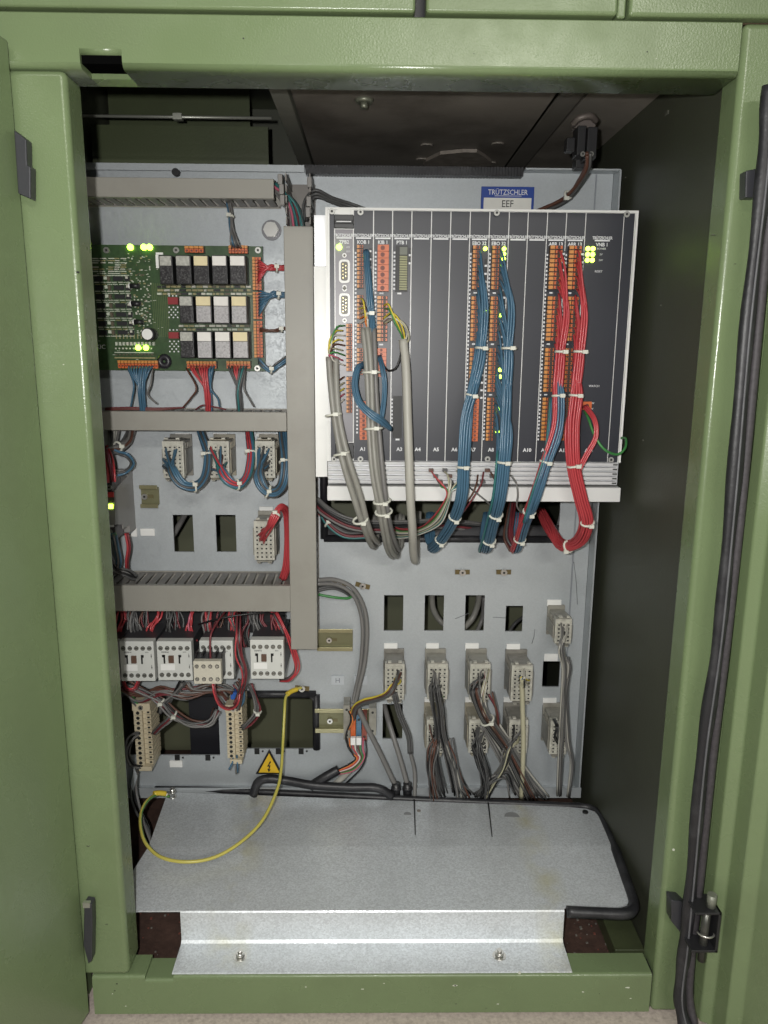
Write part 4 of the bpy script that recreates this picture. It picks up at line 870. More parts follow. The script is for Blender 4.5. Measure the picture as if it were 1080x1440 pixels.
drop('dark wires falling past the second row from second connector', 'B', 9, [(614, 970, 1.02), (620, 1000, 1.02), (623, 1030, 1.025), (632, 1070, 1.035), (642, 1118, 1.05)], ['dgrey', 'mgrey', 'black', 'dgrey', 'dgrey', 'white', 'mgrey', 'dgrey', 'black'], .0014, fx=(.25, .75), jit=1.8)
drop('tangle of thin dark wires below the leftmost bottom connector', 'E', 16, [(610, 1050, 1.02), (606, 1075, 1.025), (608, 1100, 1.035), (612, 1122, 1.05)], ['dgrey', 'black', 'dgrey', 'mgrey', 'black', 'brown'], .0013, jit=3.5)
drop('heavy dark wire loop swinging right from the third connector', 'C', 18, [(668, 968, 1.015), (678, 1000, 1.015), (694, 1025, 1.02), (712, 1050, 1.03), (728, 1080, 1.035), (748, 1120, 1.05)], ['dgrey', 'dgrey', 'black', 'dgrey', 'brown', 'dgrey', 'mgrey', 'black', 'mgrey'], .0015, fx=(.4, .9), ties=(1.6,), jit=1)
drop('white and pink single wires under the third connector tip', 'C', 4, [(682, 965, 1.01), (679, 985, 1.01), (686, 1010, 1.015), (700, 1035, 1.02)], ['white', 'pink', 'cream', 'white'], .0011, fx=(.7, 1.), fy=(.1, .2), jit=2)
drop('loose black wires bunching under the curling connector', 'F', 17, [(670, 1050, 1.02), (678, 1075, 1.025), (684, 1098, 1.035), (680, 1122, 1.05)], ['dgrey', 'black', 'dgrey', 'black', 'dgrey', 'mgrey', 'dgrey', 'cream', 'black'], .0013, jit=4)
drop('dark wires sweeping left from the connector behind cream cable', 'G', 9, [(716, 1055, 1.02), (708, 1080, 1.025), (694, 1100, 1.035), (682, 1122, 1.05)], ['dgrey', 'black', 'dgrey', 'mgrey', 'dgrey', 'cream', 'black'], .0015, jit=2.5)
drop('yellow, white and blue wire ends gathering into the cream cable', 'D', 8, [(735, 955, 1.01), (735, 966, 1.015)], ['yellow', 'white', 'blue', 'yellow', 'black', 'green', 'white', 'cream'], .0012, fx=(.3, .95), fy=(.05, .6))
cable('cream_cable', 'cream sheathed cable hanging straight from the fourth connector', 'cable', [(734, 962, 1.015), (735, 1000, 1.02), (736, 1040, 1.025), (735, 1080, 1.03), (733, 1122, 1.05)], 'cream', .0037)
bundle('connector_wires', 'three dark wires curling at the rightmost bottom connector', 'wires', [(780, 1010, 1.045), (784, 1022, 1.02), (781, 1035, 1.025), (784, 1046, 1.04)], ['black', 'dgrey', 'black'], .0013, jit=2)
drop('grey wires falling past the small cut-out at plate edge', 'I', 7, [(789, 912, 1.02), (793, 940, 1.025), (791, 985, 1.03), (789, 1040, 1.035), (786, 1118, 1.05)], ['dgrey', 'mgrey', 'lgrey', 'mgrey', 'dgrey', 'lgrey', 'mgrey'], .0016, fx=(.3, .8), jit=1)
bundle('connector_wires', 'outermost grey cores looping beside the plate right edge', 'wires', [(796, 925, 1.03), (801, 940, 1.03), (795, 975, 1.035), (797, 1040, 1.04), (804, 1075, 1.04), (799, 1122, 1.05)], ['dgrey', 'mgrey', 'lgrey'], .0017, jit=1.5)
for i, (a, b) in enumerate(((700, 752), (712, 768), (690, 736))):
    bundle('connector_wires', ('grey cores slanting right under the bottom connectors, middle set', 'grey cores slanting furthest right under the bottom connectors', 'grey cores slanting right under bottom connectors, inner set')[i], 'wires', [(a-12, 1020, 1.035), (a+6, 1050, 1.035), (a+25, 1085, 1.04), (b, 1124, 1.05)], ['mgrey', 'dgrey', 'lgrey', 'mgrey'], .0018, spread=[1, 1.3, 1.5, 1.7])
bundle('connector_wires', 'grey cores spreading out between the first two bottom connectors', 'wires', [(622, 1030, 1.035), (632, 1060, 1.035), (643, 1090, 1.04), (650, 1124, 1.05)], ['mgrey', 'mgrey', 'lgrey', 'dgrey', 'mgrey'], .0018, spread=[1, 1.3, 1.6, 2])
cable('grey_cable', 'grey cable from rail clamp slanting down left of bottom connectors', 'cable', [(500, 988, 1.06), (515, 1020, 1.06), (535, 1060, 1.06), (556, 1105, 1.06)], 'mgrey', .0042)
cable('grey_cable', 'grey cable crossing the lower cut-out down to a gland', 'cable', [(540, 990, 1.12), (548, 1020, 1.09), (562, 1065, 1.07), (574, 1108, 1.06)], 'mgrey', .0040)
cable('grey_cable', 'thin grey cable right of the two glands', 'cable', [(576, 1055, 1.06), (583, 1085, 1.06), (583, 1122, 1.05)], 'mgrey', .0030)
for x, lab in ((557, 'dark cable gland at tray rear, left one'), (573, 'dark cable gland at tray rear, right one')):
    p = P(x, 1106, 1.058); t = thing('cable_gland', p, lab, 'cable gland', 'two dark cable glands')
    mb = MB(); mb.disc((p.x, 1.058), .0065, p.z-.02, p.z+.006, 12, axis='z'); mb.build('gland_body', BLACK, t); mb = MB(); mb.disc((p.x, 1.058), .0078, p.z-.006, p.z, 6, axis='z'); mb.build('gland_nut', RUBBER, t)
cable('arched_cable', 'outer grey cable arching from vertical duct over to the rail', 'cable', [(446, 816, 1.05), (470, 815, 1.06), (495, 826, 1.065), (511, 852, 1.07), (516, 885, 1.07), (513, 930, 1.07), (505, 965, 1.065), (499, 990, 1.06)], 'mgrey', .0032)
cable('arched_cable', 'inner grey cable arching beside its twin toward the rail', 'cable', [(446, 821, 1.055), (472, 822, 1.065), (494, 834, 1.07), (506, 858, 1.075), (510, 890, 1.075), (507, 935, 1.075), (500, 970, 1.07), (496, 990, 1.06)], 'mgrey', .0028)
cable('earth_wire', 'short green wire leaving the vertical duct near slotted nuts', 'earth wire', [(448, 836, 1.08), (470, 840, 1.08), (490, 841, 1.085), (498, 834, 1.09)], 'green', .0020)
bundle('connector_wires', 'dark bunch of wires by the slotted nut beside duct', 'wires', [(446, 828, 1.07), (466, 824, 1.075), (482, 828, 1.08), (494, 836, 1.09)], ['dgrey']*5, .0018)
drop('dark wires hugging the second connector inner side', 'B', 5, [(607, 968, 1.02), (612, 1000, 1.02), (616, 1030, 1.025), (615, 1070, 1.035), (625, 1118, 1.05)], ['black', 'dgrey'], .0014, fx=(.1, .5), jit=2.5)
bundle('connector_wires', 'thin brown wires wandering under the third connector', 'wires', [(690, 975, 1.02), (698, 1000, 1.02), (700, 1030, 1.03), (712, 1060, 1.03)], ['brown', 'dred', 'dgrey', 'black'], .0014, jit=3)
bundle('connector_wires', 'loose dark loops at the rear edge of the tray', 'wires', [(668, 1120, 1.05), (690, 1098, 1.03), (712, 1092, 1.03), (722, 1120, 1.05)], ['dgrey', 'black', 'dgrey', 'mgrey'], .0015, jit=4)
bundle('connector_wires', 'dark wires crossing low between second and third connectors', 'wires', [(632, 1040, 1.035), (640, 1070, 1.035), (648, 1100, 1.04), (662, 1122, 1.05)], ['dgrey', 'black', 'dgrey', 'mgrey', 'brown'], .0015, jit=3, spread=[1, 1.5, 1.8, 1.8])
# things seen through the cut-outs
cable('grey_cable', 'grey cable curving behind the second upper cut-out', 'cable', [(607, 830, 1.16), (609, 855, 1.17), (618, 872, 1.17), (630, 882, 1.16)], 'grey', .0048)
cable('grey_cable', 'grey cable curving behind the third upper cut-out', 'cable', [(650, 885, 1.16), (664, 870, 1.17), (672, 850, 1.17), (674, 830, 1.16)], 'grey', .0048)
cable('grey_cable', 'thin grey cable behind the right end of third cut-out', 'cable', [(670, 890, 1.16), (678, 870, 1.17), (681, 840, 1.16)], 'mgrey', .0035)
cable('grey_cable', 'thin dark cable behind the short fourth cut-out', 'cable', [(715, 890, 1.16), (725, 876, 1.17), (738, 866, 1.16)], 'dgrey', .0028)
cable('grey_cable', 'diagonal cable seen through the left cut-out above duct', 'cable', [(236, 765, 1.16), (248, 745, 1.17), (262, 720, 1.16)], 'mgrey', .0045)
# ================================================================== RAILS AND TERMINALS
def rail(a, b, c, d, label, screws=()):
    x0, x1, z0, z1 = pr(a, b, c, d, 1.091); t = thing('mounting_rail', ((x0+x1)/2, DP, z0), label, 'rail', 'yellow chromated mounting rails')
    mb = MB(); h = z1-z0
    mb.box(x0, x1, 1.0965, 1.0985, z0+h*.14, z1-h*.14)
    for s0, s1 in ((z0+h*.12, z0+h*.14), (z1-h*.14, z1-h*.12)): mb.box(x0, x1, 1.0900, 1.0985, s0-.0002, s1+.0002)
    mb.build('rail_web', mat('rail_web_dull_shaded', (.20, .195, .11), .4, .4, amt=.2), t)  # dull olive web, coloured darker than the flanges to paint in recess shade
    mb = MB(); mb.box(x0, x1, 1.0885, 1.0902, z0, z0+h*.17); mb.box(x0, x1, 1.0885, 1.0902, z1-h*.17, z1); mb.build('rail_flange', CHROM, t, .0006)
    for sxp in screws:
        p = P(sxp, (b+d)/2, 1.096); mb = MB(); mb.box(p.x-.004, p.x+.012, 1.0955, 1.0965, p.z-.0024, p.z+.0024, 1); mb.disc((p.x, p.z), .0042, 1.0955, 1.092, 12, 0); mb.disc((p.x, p.z), .0018, 1.092, 1.0917, 6, 2); mb.build('rail_screw', [STEEL, mat('slot_dark', (.16, .14, .07), .4, .4), INK], t)
    return t
rail(197, 682, 222, 714, 'short rail stub by the grey relay module', (204,))
rail(446, 884, 496, 915, 'rail end emerging right of vertical duct foot', (463,))
rail(443, 996, 528, 1030, 'lowest rail right of the big cut-out with clamps', (464,))
t = thing('rail_terminals', P(505, 1035, 1.06), 'blue and orange terminals clamped on the lowest rail', 'terminals')
for a, b, c, d, mt, nm in ((483, 992, 492, 1040, CONN, 'end_clamp'), (519, 996, 529, 1034, CONN, 'end_clamp'), (493, 1006, 500, 1042, ORANGE, 'orange_terminal'), (501, 1006, 508, 1042, WC['blue'], 'blue_terminal'), (509, 1010, 516, 1042, mat('maroon_terminal', (.22, .05, .03), .4), 'red_terminal')):
    mb = MB(); pbox(mb, a, b, c, d, 1.060, 1.089); x0, x1, z0, z1 = pr(a, b, c, d, 1.06); mb.disc(((x0+x1)/2, z1-.007), .002, 1.06, 1.0597, 8, 1); mb.disc(((x0+x1)/2, z0+.007), .002, 1.06, 1.0597, 8, 1); mb.build(nm, [mt, INK], t)
for x in (496, 504): mb = MB(); pbox(mb, x-3, 1038, x+4, 1048, 1.05, 1.056); mb.build('wire_marker', PAPER, t, .0003)
cores('multicoloured cores fanning from black sheath up to blue terminal', [[(487+i*4, 1036, 1.062), (490+i*3.4, 1052+i % 2*4, 1.05), (500+i*2, 1066, 1.048), (492+i, 1074+i*1.5, 1.05), (474, 1083+i, 1.055)] for i in range(7)], ['black', 'orange', 'red', 'white', 'brown', 'green', 'pink'], .0014)
cores('black and orange cores left of the orange terminal', [[(490, 1000, 1.06), (494, 1012, 1.05), (488, 1028, 1.05), (487, 1042, 1.05), (498, 1064, 1.05)], [(492, 1000, 1.06), (496, 1014, 1.05), (490, 1026, 1.055)], [(514, 1040, 1.06), (515, 1060, 1.05), (508, 1080, 1.05), (484, 1104, 1.055)]], ['black', 'orange', 'black'], .0014)
o = cable('cable_sheath', 'thick black hose rising from tray rear to the coloured cores', 'hose', [(436, 1106, 1.05), (455, 1094, 1.05), (476, 1082, 1.055)], 'black', .0070, mats=RUBBER)
o = cable('black_hose', 'black hose arching along the rear of galvanised tray', 'hose', [(356, 1118, 1.05), (363, 1100, 1.05), (378, 1095, 1.05), (405, 1098, 1.05), (440, 1104, 1.045), (490, 1107, 1.045), (530, 1108, 1.045), (552, 1120, 1.045)], 'black', .0066, mats=RUBBER)
cable('silver_cable', 'silvery grey cable ends lying under the coloured cores', 'cable', [(505, 1068, 1.07), (490, 1085, 1.07), (470, 1104, 1.07)], 'lgrey', .005)
# vertical terminal strips
def vstrip(a, b, c, d, n, label, top=True):
    x0, x1, z0, z1 = pr(a, b, c, d, 1.045); t = thing('terminal_strip', ((x0+x1)/2, 1.09, z0), label, 'terminal strip', 'upright cream terminal strips')
    p = (z1-z0)/n; base = None
    for k in range(n):
        if base is None:
            mb = MB(); w = x1-x0; mb.box(0, w*.5, 0, .045, 0, p-.0008, 0); mb.box(w*.5, w*.72, .006, .045, 0, p-.0008, 0); mb.box(w*.72, w, .003, .045, .0006, p-.0016, 0)
            mb.disc((w*.25, p*.45), p*.34, -.0002, 0, 8, 1); mb.box(w*.78, w*.93, .0027, .003, p*.25, p*.6, 1)
            base = mb.build('terminal', [CREAM, INK], t); b0 = base.location.copy(); o = base
        else: o = base.copy(); COL.objects.link(o); o.parent = t
        o.location = b0+Vector((x0, 1.045, z0+k*p))
    MB().box(x0-.001, x1+.001, 1.042, 1.09, z1+.0002, z1+.012).build('end_bracket', CREAM, t, .0008); MB().box(x0+.004, x1-.001, 1.04, 1.09, z0-.007, z0-.0002).build('end_bracket', CREAM, t, .0008)
    screw(t, (x0+x1)/2, 1.042, z1+.006, .0035)
    return t
vstrip(190, 999, 213, 1076, 11, 'upright cream terminal strip against the left side of big cut-out')
vstrip(319, 1001, 341, 1066, 10, 'upright cream terminal strip between the two big cut-outs')
mb = MB(); pbox(mb, 324, 974, 333, 984, 1.035, 1.05); o = mb.build('blue_clip', mat('bright_blue_plastic', (.03, .12, .45), .4), None, .001); tag(o, 'small bright blue clip above the second cream terminal strip', 'clip')
cores('frayed blue grey wire ends poking from second strip bottom', [[(328, 1062, 1.05), (327, 1072, 1.04), (322, 1082, 1.04)], [(330, 1064, 1.05), (331, 1076, 1.04), (332, 1088, 1.04)], [(333, 1062, 1.05), (334, 1074, 1.04), (334, 1086, 1.045)]], ['blue', 'mgrey', 'blue'], .0016)
# ================================================================== CONTACTORS
def contactor(a, b, c, d, D, label, full=True):
    x0, x1, z0, z1 = pr(a, b, c, d, D); t = thing('contactor', ((x0+x1)/2, 1.09, z0), label, 'contactor', 'ivory contactors in a row')
    MB().box(x0, x1, D+.014, 1.088, z0+.001, z1-.001).build('body', mat('contactor_dark_body', (.045, .045, .05), .45), t, .0008)
    mb = MB(); mb.box(x0, x1, D, D+.014, z0, z1); mb.build('face', IVORY, t, .0010)
    w, h = x1-x0, z1-z0; mb = MB()
    for k in range(5):
        for zz in (z1-h*.17, z0+h*.15):
            cx_ = x0+w*(.12+.19*k); mb.disc((cx_, zz), w*.066, D-.0001, D-.0012, 10, 0); mb.disc((cx_, zz), w*.048, D-.0012, D-.0013, 10, 1); mb.box(cx_-w*.04, cx_+w*.04, D-.0015, D-.0013, zz-.0004, zz+.0004, 2)
    mb.build('terminal_screw', [mat('screw_recess', (.10, .10, .09), .5), mat('dull_screw', (.33, .33, .30), .35, .6), INK], t)
    if full:
        mb = MB(); zc = z0+h*.56
        for u in (.19, .62): mb.box(x0+w*u, x0+w*(u+.045), D-.0008, D-.0001, zc-h*.12, zc+h*.10); mb.box(x0+w*(u-(.04 if u < .5 else -.0)), x0+w*(u+(.045 if u < .5 else .08)), D-.0008, D-.0001, zc+h*.04, zc+h*.10)
        mb.build('slot', INK, t)
        MB().box(x0+w*.335, x0+w*.49, D-.0025, D-.0001, zc-h*.10, zc+h*.09).build('plunger', mat('plunger_brown', (.12, .07, .05), .4), t, .0006)
        text('SIEMENS', (x0+w*.24, D-.0006, z1-h*.27), .0028, INK, t); text('3ZX1', (x0+w*.8, D-.0006, z1-h*.27), .0022, INK, t)
        MB().box(x0+w*.10, x0+w*.50, D-.0007, D-.0001, z0+h*.27, z0+h*.42).build('marker_field', PAPER, t)
        for zz in (.64, .36): mb = MB(); zq = z0+h*zz; mb.prism([(x0+w*.90, zq-.001), (x0+w*.94, zq-.001), (x0+w*.92, zq+.0015)], D-.0006, D-.0001, 'y'); mb.box(x0+w*.915, x0+w*.925, D-.0006, D-.0001, zq-.003, zq+.003); mb.build('arrow_mark', INK, t)
    return t
contactor(118, 903, 167, 958, 1.0, 'contactor mostly hidden behind the left post, sliver visible')
contactor(169, 902, 217, 958, 1.0, 'contactor nearest the left post seen whole, first white square')
contactor(221, 902, 270, 957, 1.0, 'contactor touching the add-on block, second white square')
contactor(281, 901, 328, 955, 1.0, 'contactor half covered by a cream auxiliary block')
contactor(352, 900, 399, 955, 1.0, 'contactor standing alone at the right end of row')
a, b, c, d = 272, 930, 311, 962; D = .962; x0, x1, z0, z1 = pr(a, b, c, d, D)
t = thing('auxiliary_block', ((x0+x1)/2, 1.0, z0), 'cream four pole auxiliary block clipped on front of a contactor', 'auxiliary block')
MB().box(x0+.001, x1-.001, D+.010, .998, z0+.001, z1-.001).build('body', mat('contactor_dark_body', (.045, .045, .05), .45), t, .0008)
MB().box(x0, x1, D, D+.010, z0, z1).build('face', mat('cream_plastic', (.58, .55, .46), .4), t, .001)
mb = MB(); w, h = x1-x0, z1-z0
for k in range(4):
    for zz in (z1-h*.22, z0+h*.22): cx_ = x0+w*(.13+.245*k); mb.disc((cx_, zz), w*.075, D-.0001, D-.001, 10, 0); mb.disc((cx_, zz), w*.05, D-.001, D-.0012, 8, 1)
mb.build('terminal_screw', [mat('screw_recess', (.10, .10, .09), .5), STEEL], t)
for k in range(5): MB().box(x0+w*(.02+.24*k)-.0008, x0+w*(.02+.24*k)+.0008, D+.012, .996, z1-.001, z1+.006).build('divider', BLACK, t)
mb = MB()
x0, x1, z0, z1 = pr(160, 870, 400, 900, 1.06)
mb.box(-.41, x1, 1.075, 1.090, z0+.006, z1+.004); o = mb.build('busbar_cover', BLACK); tag(o, 'black terminal comb running behind the contactor tops', 'terminal comb')
# wires above/below the contactors
for i, (xa, xb, cols, n) in enumerate(((170, 166, ['red', 'dred', 'red'], 4), (186, 190, ['dgrey', 'mgrey', 'dred', 'dgrey'], 9), (222, 214, ['red', 'red', 'dred'], 4), (238, 240, ['dgrey', 'mgrey', 'black'], 9), (268, 268, ['red', 'pink', 'dred'], 4), (290, 294, ['dred', 'dgrey', 'mgrey', 'red'], 9), (325, 330, ['pink', 'red', 'red', 'dgrey'], 8), (356, 362, ['dgrey', 'mgrey', 'dgrey'], 8), (386, 392, ['red', 'red', 'dred', 'red'], 9))):
    bundle('contactor_wires', ('red wires far left', 'dark wires', 'red wires', 'dark grey wires', 'pink and red wires', 'mixed wires', 'red and pink wires', 'grey wires', 'red wires far right')[i]+' from lower duct to '+('hidden contactor', 'first white contactor', 'gap after first contactor', 'second white contactor', 'gap after the second contactor', 'covered contactor', 'gap before the last contactor', 'last contactor', 'last contactor edge')[i], 'wires',
           [(xa+2, 852, 1.06), (xa, 868, 1.05), (xb-2, 884, 1.045), (xb, 903, 1.03)], rnd(cols, n), .0015, spread=[1, 1.4, 1.8, 2.2], flat=.5, jit=2.6, group='wires between lower duct and contactors')
bundle('contactor_wires', 'red and dark wires passing down between the last contactors', 'wires', [(336, 860, 1.03), (334, 890, .99), (336, 920, .985), (345, 945, .99), (340, 970, 1.0), (330, 990, 1.03)], ['red', 'dred', 'dgrey', 'dred', 'mgrey'], .0012, spread=[1.4, 1.2, 1.4, 1.6, 1.4, 1], jit=2)
bundle('contactor_wires', 'red wires swinging around the right side of last contactor', 'wires', [(388, 862, 1.04), (400, 885, 1.03), (412, 915, 1.03), (417, 940, 1.03), (408, 955, 1.03), (395, 957, 1.04)], ['red', 'red', 'dred', 'red', 'dgrey', 'red'], .0013, spread=[1, 1.2, 1.3, 1.2, 1, 1], jit=1.5)
bundle('contactor_wires', 'red wire loop hanging below the auxiliary block', 'wires', [(299, 958, .97), (301, 975, .965), (308, 992, .97), (322, 998, .98), (334, 990, 1.0), (338, 970, 1.01)], ['dred', 'red'], .0013)
for i, (xa, xb, n) in enumerate(((180, 184, 6), (208, 204, 6), (246, 250, 7), (312, 306, 8), (345, 345, 6), (372, 376, 6))):
    bundle('contactor_wires', 'dark backing wires dropping behind the contactor row, '+('first', 'second', 'third', 'fourth', 'fifth', 'sixth')[i]+' bunch from the left', 'wires', [(xa, 850, 1.07), (xa+4*(-1)**i, 872, 1.06), (xb, 890, 1.055), (xb, 910, 1.05)], rnd(['dgrey', 'black', 'brown', 'dred', 'dgrey'], n), .0015, spread=[1, 1.7, 2, 2], flat=.5, jit=3, group='dark wires between lower duct and contactors')
bundle('contactor_wires', 'loose dark wires draping over the top of left big cut-out', 'wires', [(168, 966, 1.04), (196, 980, 1.035), (226, 972, 1.03), (262, 978, 1.03), (300, 970, 1.04), (318, 985, 1.05)], rnd(['dgrey', 'black', 'brown', 'dred', 'mgrey'], 9), .0016, jit=4, flat=.7)
cable('black_wire', 'thin black wire crossing diagonally above the contactors', 'wire', [(280, 878, 1.04), (300, 872, 1.02), (330, 866, 1.02), (368, 862, 1.03), (400, 866, 1.05)], 'black', .0013)
cable('thin_red_wire', 'thin dark red wire dropping onto the auxiliary block', 'wire', [(318, 858, 1.04), (305, 876, 1.0), (296, 895, .98), (296, 928, .975)], 'dred', .0013)
bundle('contactor_wires', 'dark loom gathering under the first two contactors', 'wires', [(176, 962, 1.03), (205, 975, 1.03), (226, 988, 1.03), (244, 1006, 1.03), (270, 1018, 1.035), (295, 1016, 1.04), (306, 998, 1.05)], rnd(['dgrey', 'black', 'mgrey', 'dred', 'brown'], 11), .0017, ties=(2.0, 3.0), jit=1.5)
bundle('contactor_wires', 'dark wires from second contactor joining the loom', 'wires', [(256, 960, 1.02), (244, 975, 1.03), (232, 988, 1.035), (226, 1002, 1.04)], rnd(['dgrey', 'black', 'mgrey'], 8), .0016, jit=2)
bundle('contactor_wires', 'dark red wires falling back to the first cream strip', 'wires', [(245, 1000, 1.035), (238, 1012, 1.03), (226, 1022, 1.035), (216, 1032, 1.045)], ['dgrey', 'dred', 'dgrey', 'dred', 'mgrey'], .0017)
bundle('contactor_wires', 'dark wires looping right of the second cream strip', 'wires', [(352, 962, 1.03), (358, 980, 1.03), (362, 1000, 1.035), (352, 1016, 1.04), (342, 1024, 1.045)], ['dgrey', 'mgrey', 'dred', 'dgrey', 'mgrey', 'brown'], .0017, ties=(2.0,), jit=1.3)
bundle('contactor_wires', 'short wires under covered contactor reaching strip', 'wires', [(330, 960, 1.03), (340, 970, 1.03), (338, 985, 1.035), (332, 998, 1.045)], rnd(['dgrey', 'dred', 'mgrey', 'brown', 'blue'], 8), .0016, jit=2)
bundle('contactor_wires', 'brown and grey wires hanging under the auxiliary block', 'wires', [(262, 962, 1.03), (272, 968, 1.03), (290, 966, 1.03), (312, 968, 1.03), (328, 972, 1.035)], rnd(['mgrey', 'brown', 'dgrey'], 6), .0016, jit=2.5)
bundle('contactor_wires', 'red loop just under the first white contactor', 'wires', [(172, 958, 1.02), (178, 970, 1.01), (190, 970, 1.01), (196, 958, 1.02)], ['red', 'dred', 'red'], .0015)
bundle('contactor_wires', 'green and dark wires left of the first cream strip', 'wires', [(166, 978, 1.05), (178, 976, 1.04), (188, 988, 1.04), (196, 998, 1.05)], ['green', 'dgrey', 'teal', 'dgrey'], .0016)
bundle('contactor_wires', 'dark wires curving out left of the first cream strip', 'wires', [(198, 1030, 1.05), (184, 1040, 1.03), (180, 1058, 1.03), (185, 1076, 1.03), (196, 1082, 1.04)], ['dgrey', 'mgrey', 'black', 'dgrey', 'mgrey'], .0017, jit=2)
o = MB().box(*[v for v in (P(268, 1000, 1.15).x, P(310, 1000, 1.15).x)], 1.14, 1.15, P(268, 1075, 1.15).z, P(268, 960, 1.15).z).build('flat_cable', mat('navy_ribbon', (.010, .010, .014), .5)); o.rotation_euler = (0, 0, 0); tag(o, 'blackish ribbon hanging behind the big left cut-out', 'ribbon cable')
# big dark column seen through the cut-outs
# ================================================================== RELAY MODULE AT LEFT
t = thing('relay_module', (-.36, 1.09, Z(-.30)), 'grey stepped relay module with red and lit green markers at left post', 'relay module')
KX = -.3460
def yz(px, py): D = KX/(P(px, py, 1.0).x); return (D, P(px, py, D).z)
poly = [yz(162, 690), (yz(162, 738)), yz(173, 737.5), yz(174, 744), yz(182, 738), yz(183, 749), yz(197, 742), yz(196, 655), yz(181, 661), yz(180, 669)]
MB().prism(poly, KX-.024, KX, 'x').build('module_body', mat('module_grey', (.27, .26, .25), .45, amt=.05), t, .0006)
yf = poly[0][0]
mb = MB(); zt_, zb_ = P(160, 668, yf).z, P(160, 758, yf).z; mb.box(KX-.026, KX-.002, yf-.006, yf+.03, P(160, 690, yf).z+.0005, zt_); mb.box(KX-.026, KX-.002, yf-.003, yf+.03, zb_, P(160, 740, yf).z); mb.box(KX-.0255, KX-.0015, yf-.003, yf-.0003, P(160, 740, yf).z+.0003, P(160, 690, yf).z); mb.build('terminal_front', mat('module_dark', (.06, .05, .055), .45), t, .0006)
for a, b, c, d, mt, nm in ((146, 692, 160, 699, mat('red_marker', (.55, .05, .05), .4), 'red_marker'), (149, 733, 160, 741, PAPER, 'white_marker')):
    x0, x1, z0, z1 = pr(a, b, c, d, yf-.004); MB().box(x0, x1, yf-.0052, yf-.003, z0, z1).build(nm, mt, t)
p = P(156, 712, yf-.004); MB().box(p.x-.0028, p.x+.0028, yf-.0052, yf-.003, p.z-.003, p.z+.003).build('led', LEDG, t)
for y in (684, 747): p = P(156, y, yf); screw(t, p.x, yf-.0062 if y < 700 else yf-.0032, p.z, .0035)
bundle('module_wires', 'dark grey wires gathered above the relay module', 'wires', [(186, 598, 1.07), (180, 618, 1.05), (166, 628, 1.03), (154, 632, 1.02), (144, 640, 1.02)], rnd(['mgrey', 'dgrey', 'brown'], 9), .0018, ties=(2.0,), jit=1.4)
bundle('module_wires', 'pale and dark wires dropping from middle duct at left', 'wires', [(160, 598, 1.06), (160, 612, 1.05), (158, 626, 1.03), (152, 634, 1.02)], rnd(['mgrey', 'dgrey', 'lgrey'], 6), .0018, spread=[2.4, 1.8, 1, 1])
bundle('module_wires', 'red wires falling onto the relay module terminals', 'wires', [(148, 628, 1.02), (152, 645, 1.0), (155, 662, .985), (157, 678, .982)], ['red', 'red', 'dred', 'red', 'pink'], .0016, spread=[1, 1.4, 1.6, 1.8], jit=1)
bundle('module_wires', 'blue wires arcing over the relay module top', 'wires', [(153, 632, 1.02), (166, 638, 1.02), (178, 642, 1.02), (184, 652, 1.03), (176, 662, 1.035), (164, 666, 1.03)], ['blue', 'blue', 'dgrey'], .0018)
bundle('module_wires', 'blue wires hanging from the relay module into lower duct', 'wires', [(160, 752, .99), (163, 770, 1.0), (166, 790, 1.02), (163, 806, 1.05)], ['blue', 'blue', 'mgrey', 'blue'], .0018)
bundle('module_wires', 'dark and red wires hanging down beside the left post', 'wires', [(176, 750, 1.02), (180, 770, 1.02), (177, 790, 1.03), (178, 806, 1.05)], ['dred', 'dred', 'red'], .0016)
bundle('module_wires', 'dark bunch of wires at the left duct mouth', 'wires', [(148, 745, 1.02), (152, 775, 1.02), (160, 800, 1.03), (180, 806, 1.04), (192, 812, 1.05)], ['dgrey', 'black', 'mgrey', 'dgrey', 'black'], .0018, jit=1.5)
# ================================================================== WARNING SIGN
ws = thing('warning_sign', P(379, 1089, 1.096), 'yellow triangular high voltage warning sticker with black lightning arrow', 'warning sign')
A, Bp, Cp = P(378.5, 1054, 1.097), P(359.5, 1088.5, 1.097), P(397.5, 1089, 1.097); ce = (A+Bp+Cp)/3
def tri(k, y0, y1, nm, mt): MB().prism([(ce.x+(v.x-ce.x)*k, ce.z+(v.z-ce.z)*k) for v in (A, Bp, Cp)], y0, y1, 'y').build(nm, mt, ws)
tri(1.0, 1.0970, 1.0985, 'black_border', INK); tri(.78, 1.0962, 1.0970, 'yellow_field', YELLOW)
s_ = .0105; pts = [(.15, .95), (-.30, .05), (-.02, .10), (-.12, -.35), (-.26, -.28), (-.06, -.85), (.20, -.42), (.04, -.42), (.22, .28), (-.02, .24), (.30, .80)]
MB().prism([(ce.x+a*s_, ce.z-.001+b*s_) for a, b in pts], 1.0955, 1.0962, 'y').build('lightning_arrow', INK, ws)
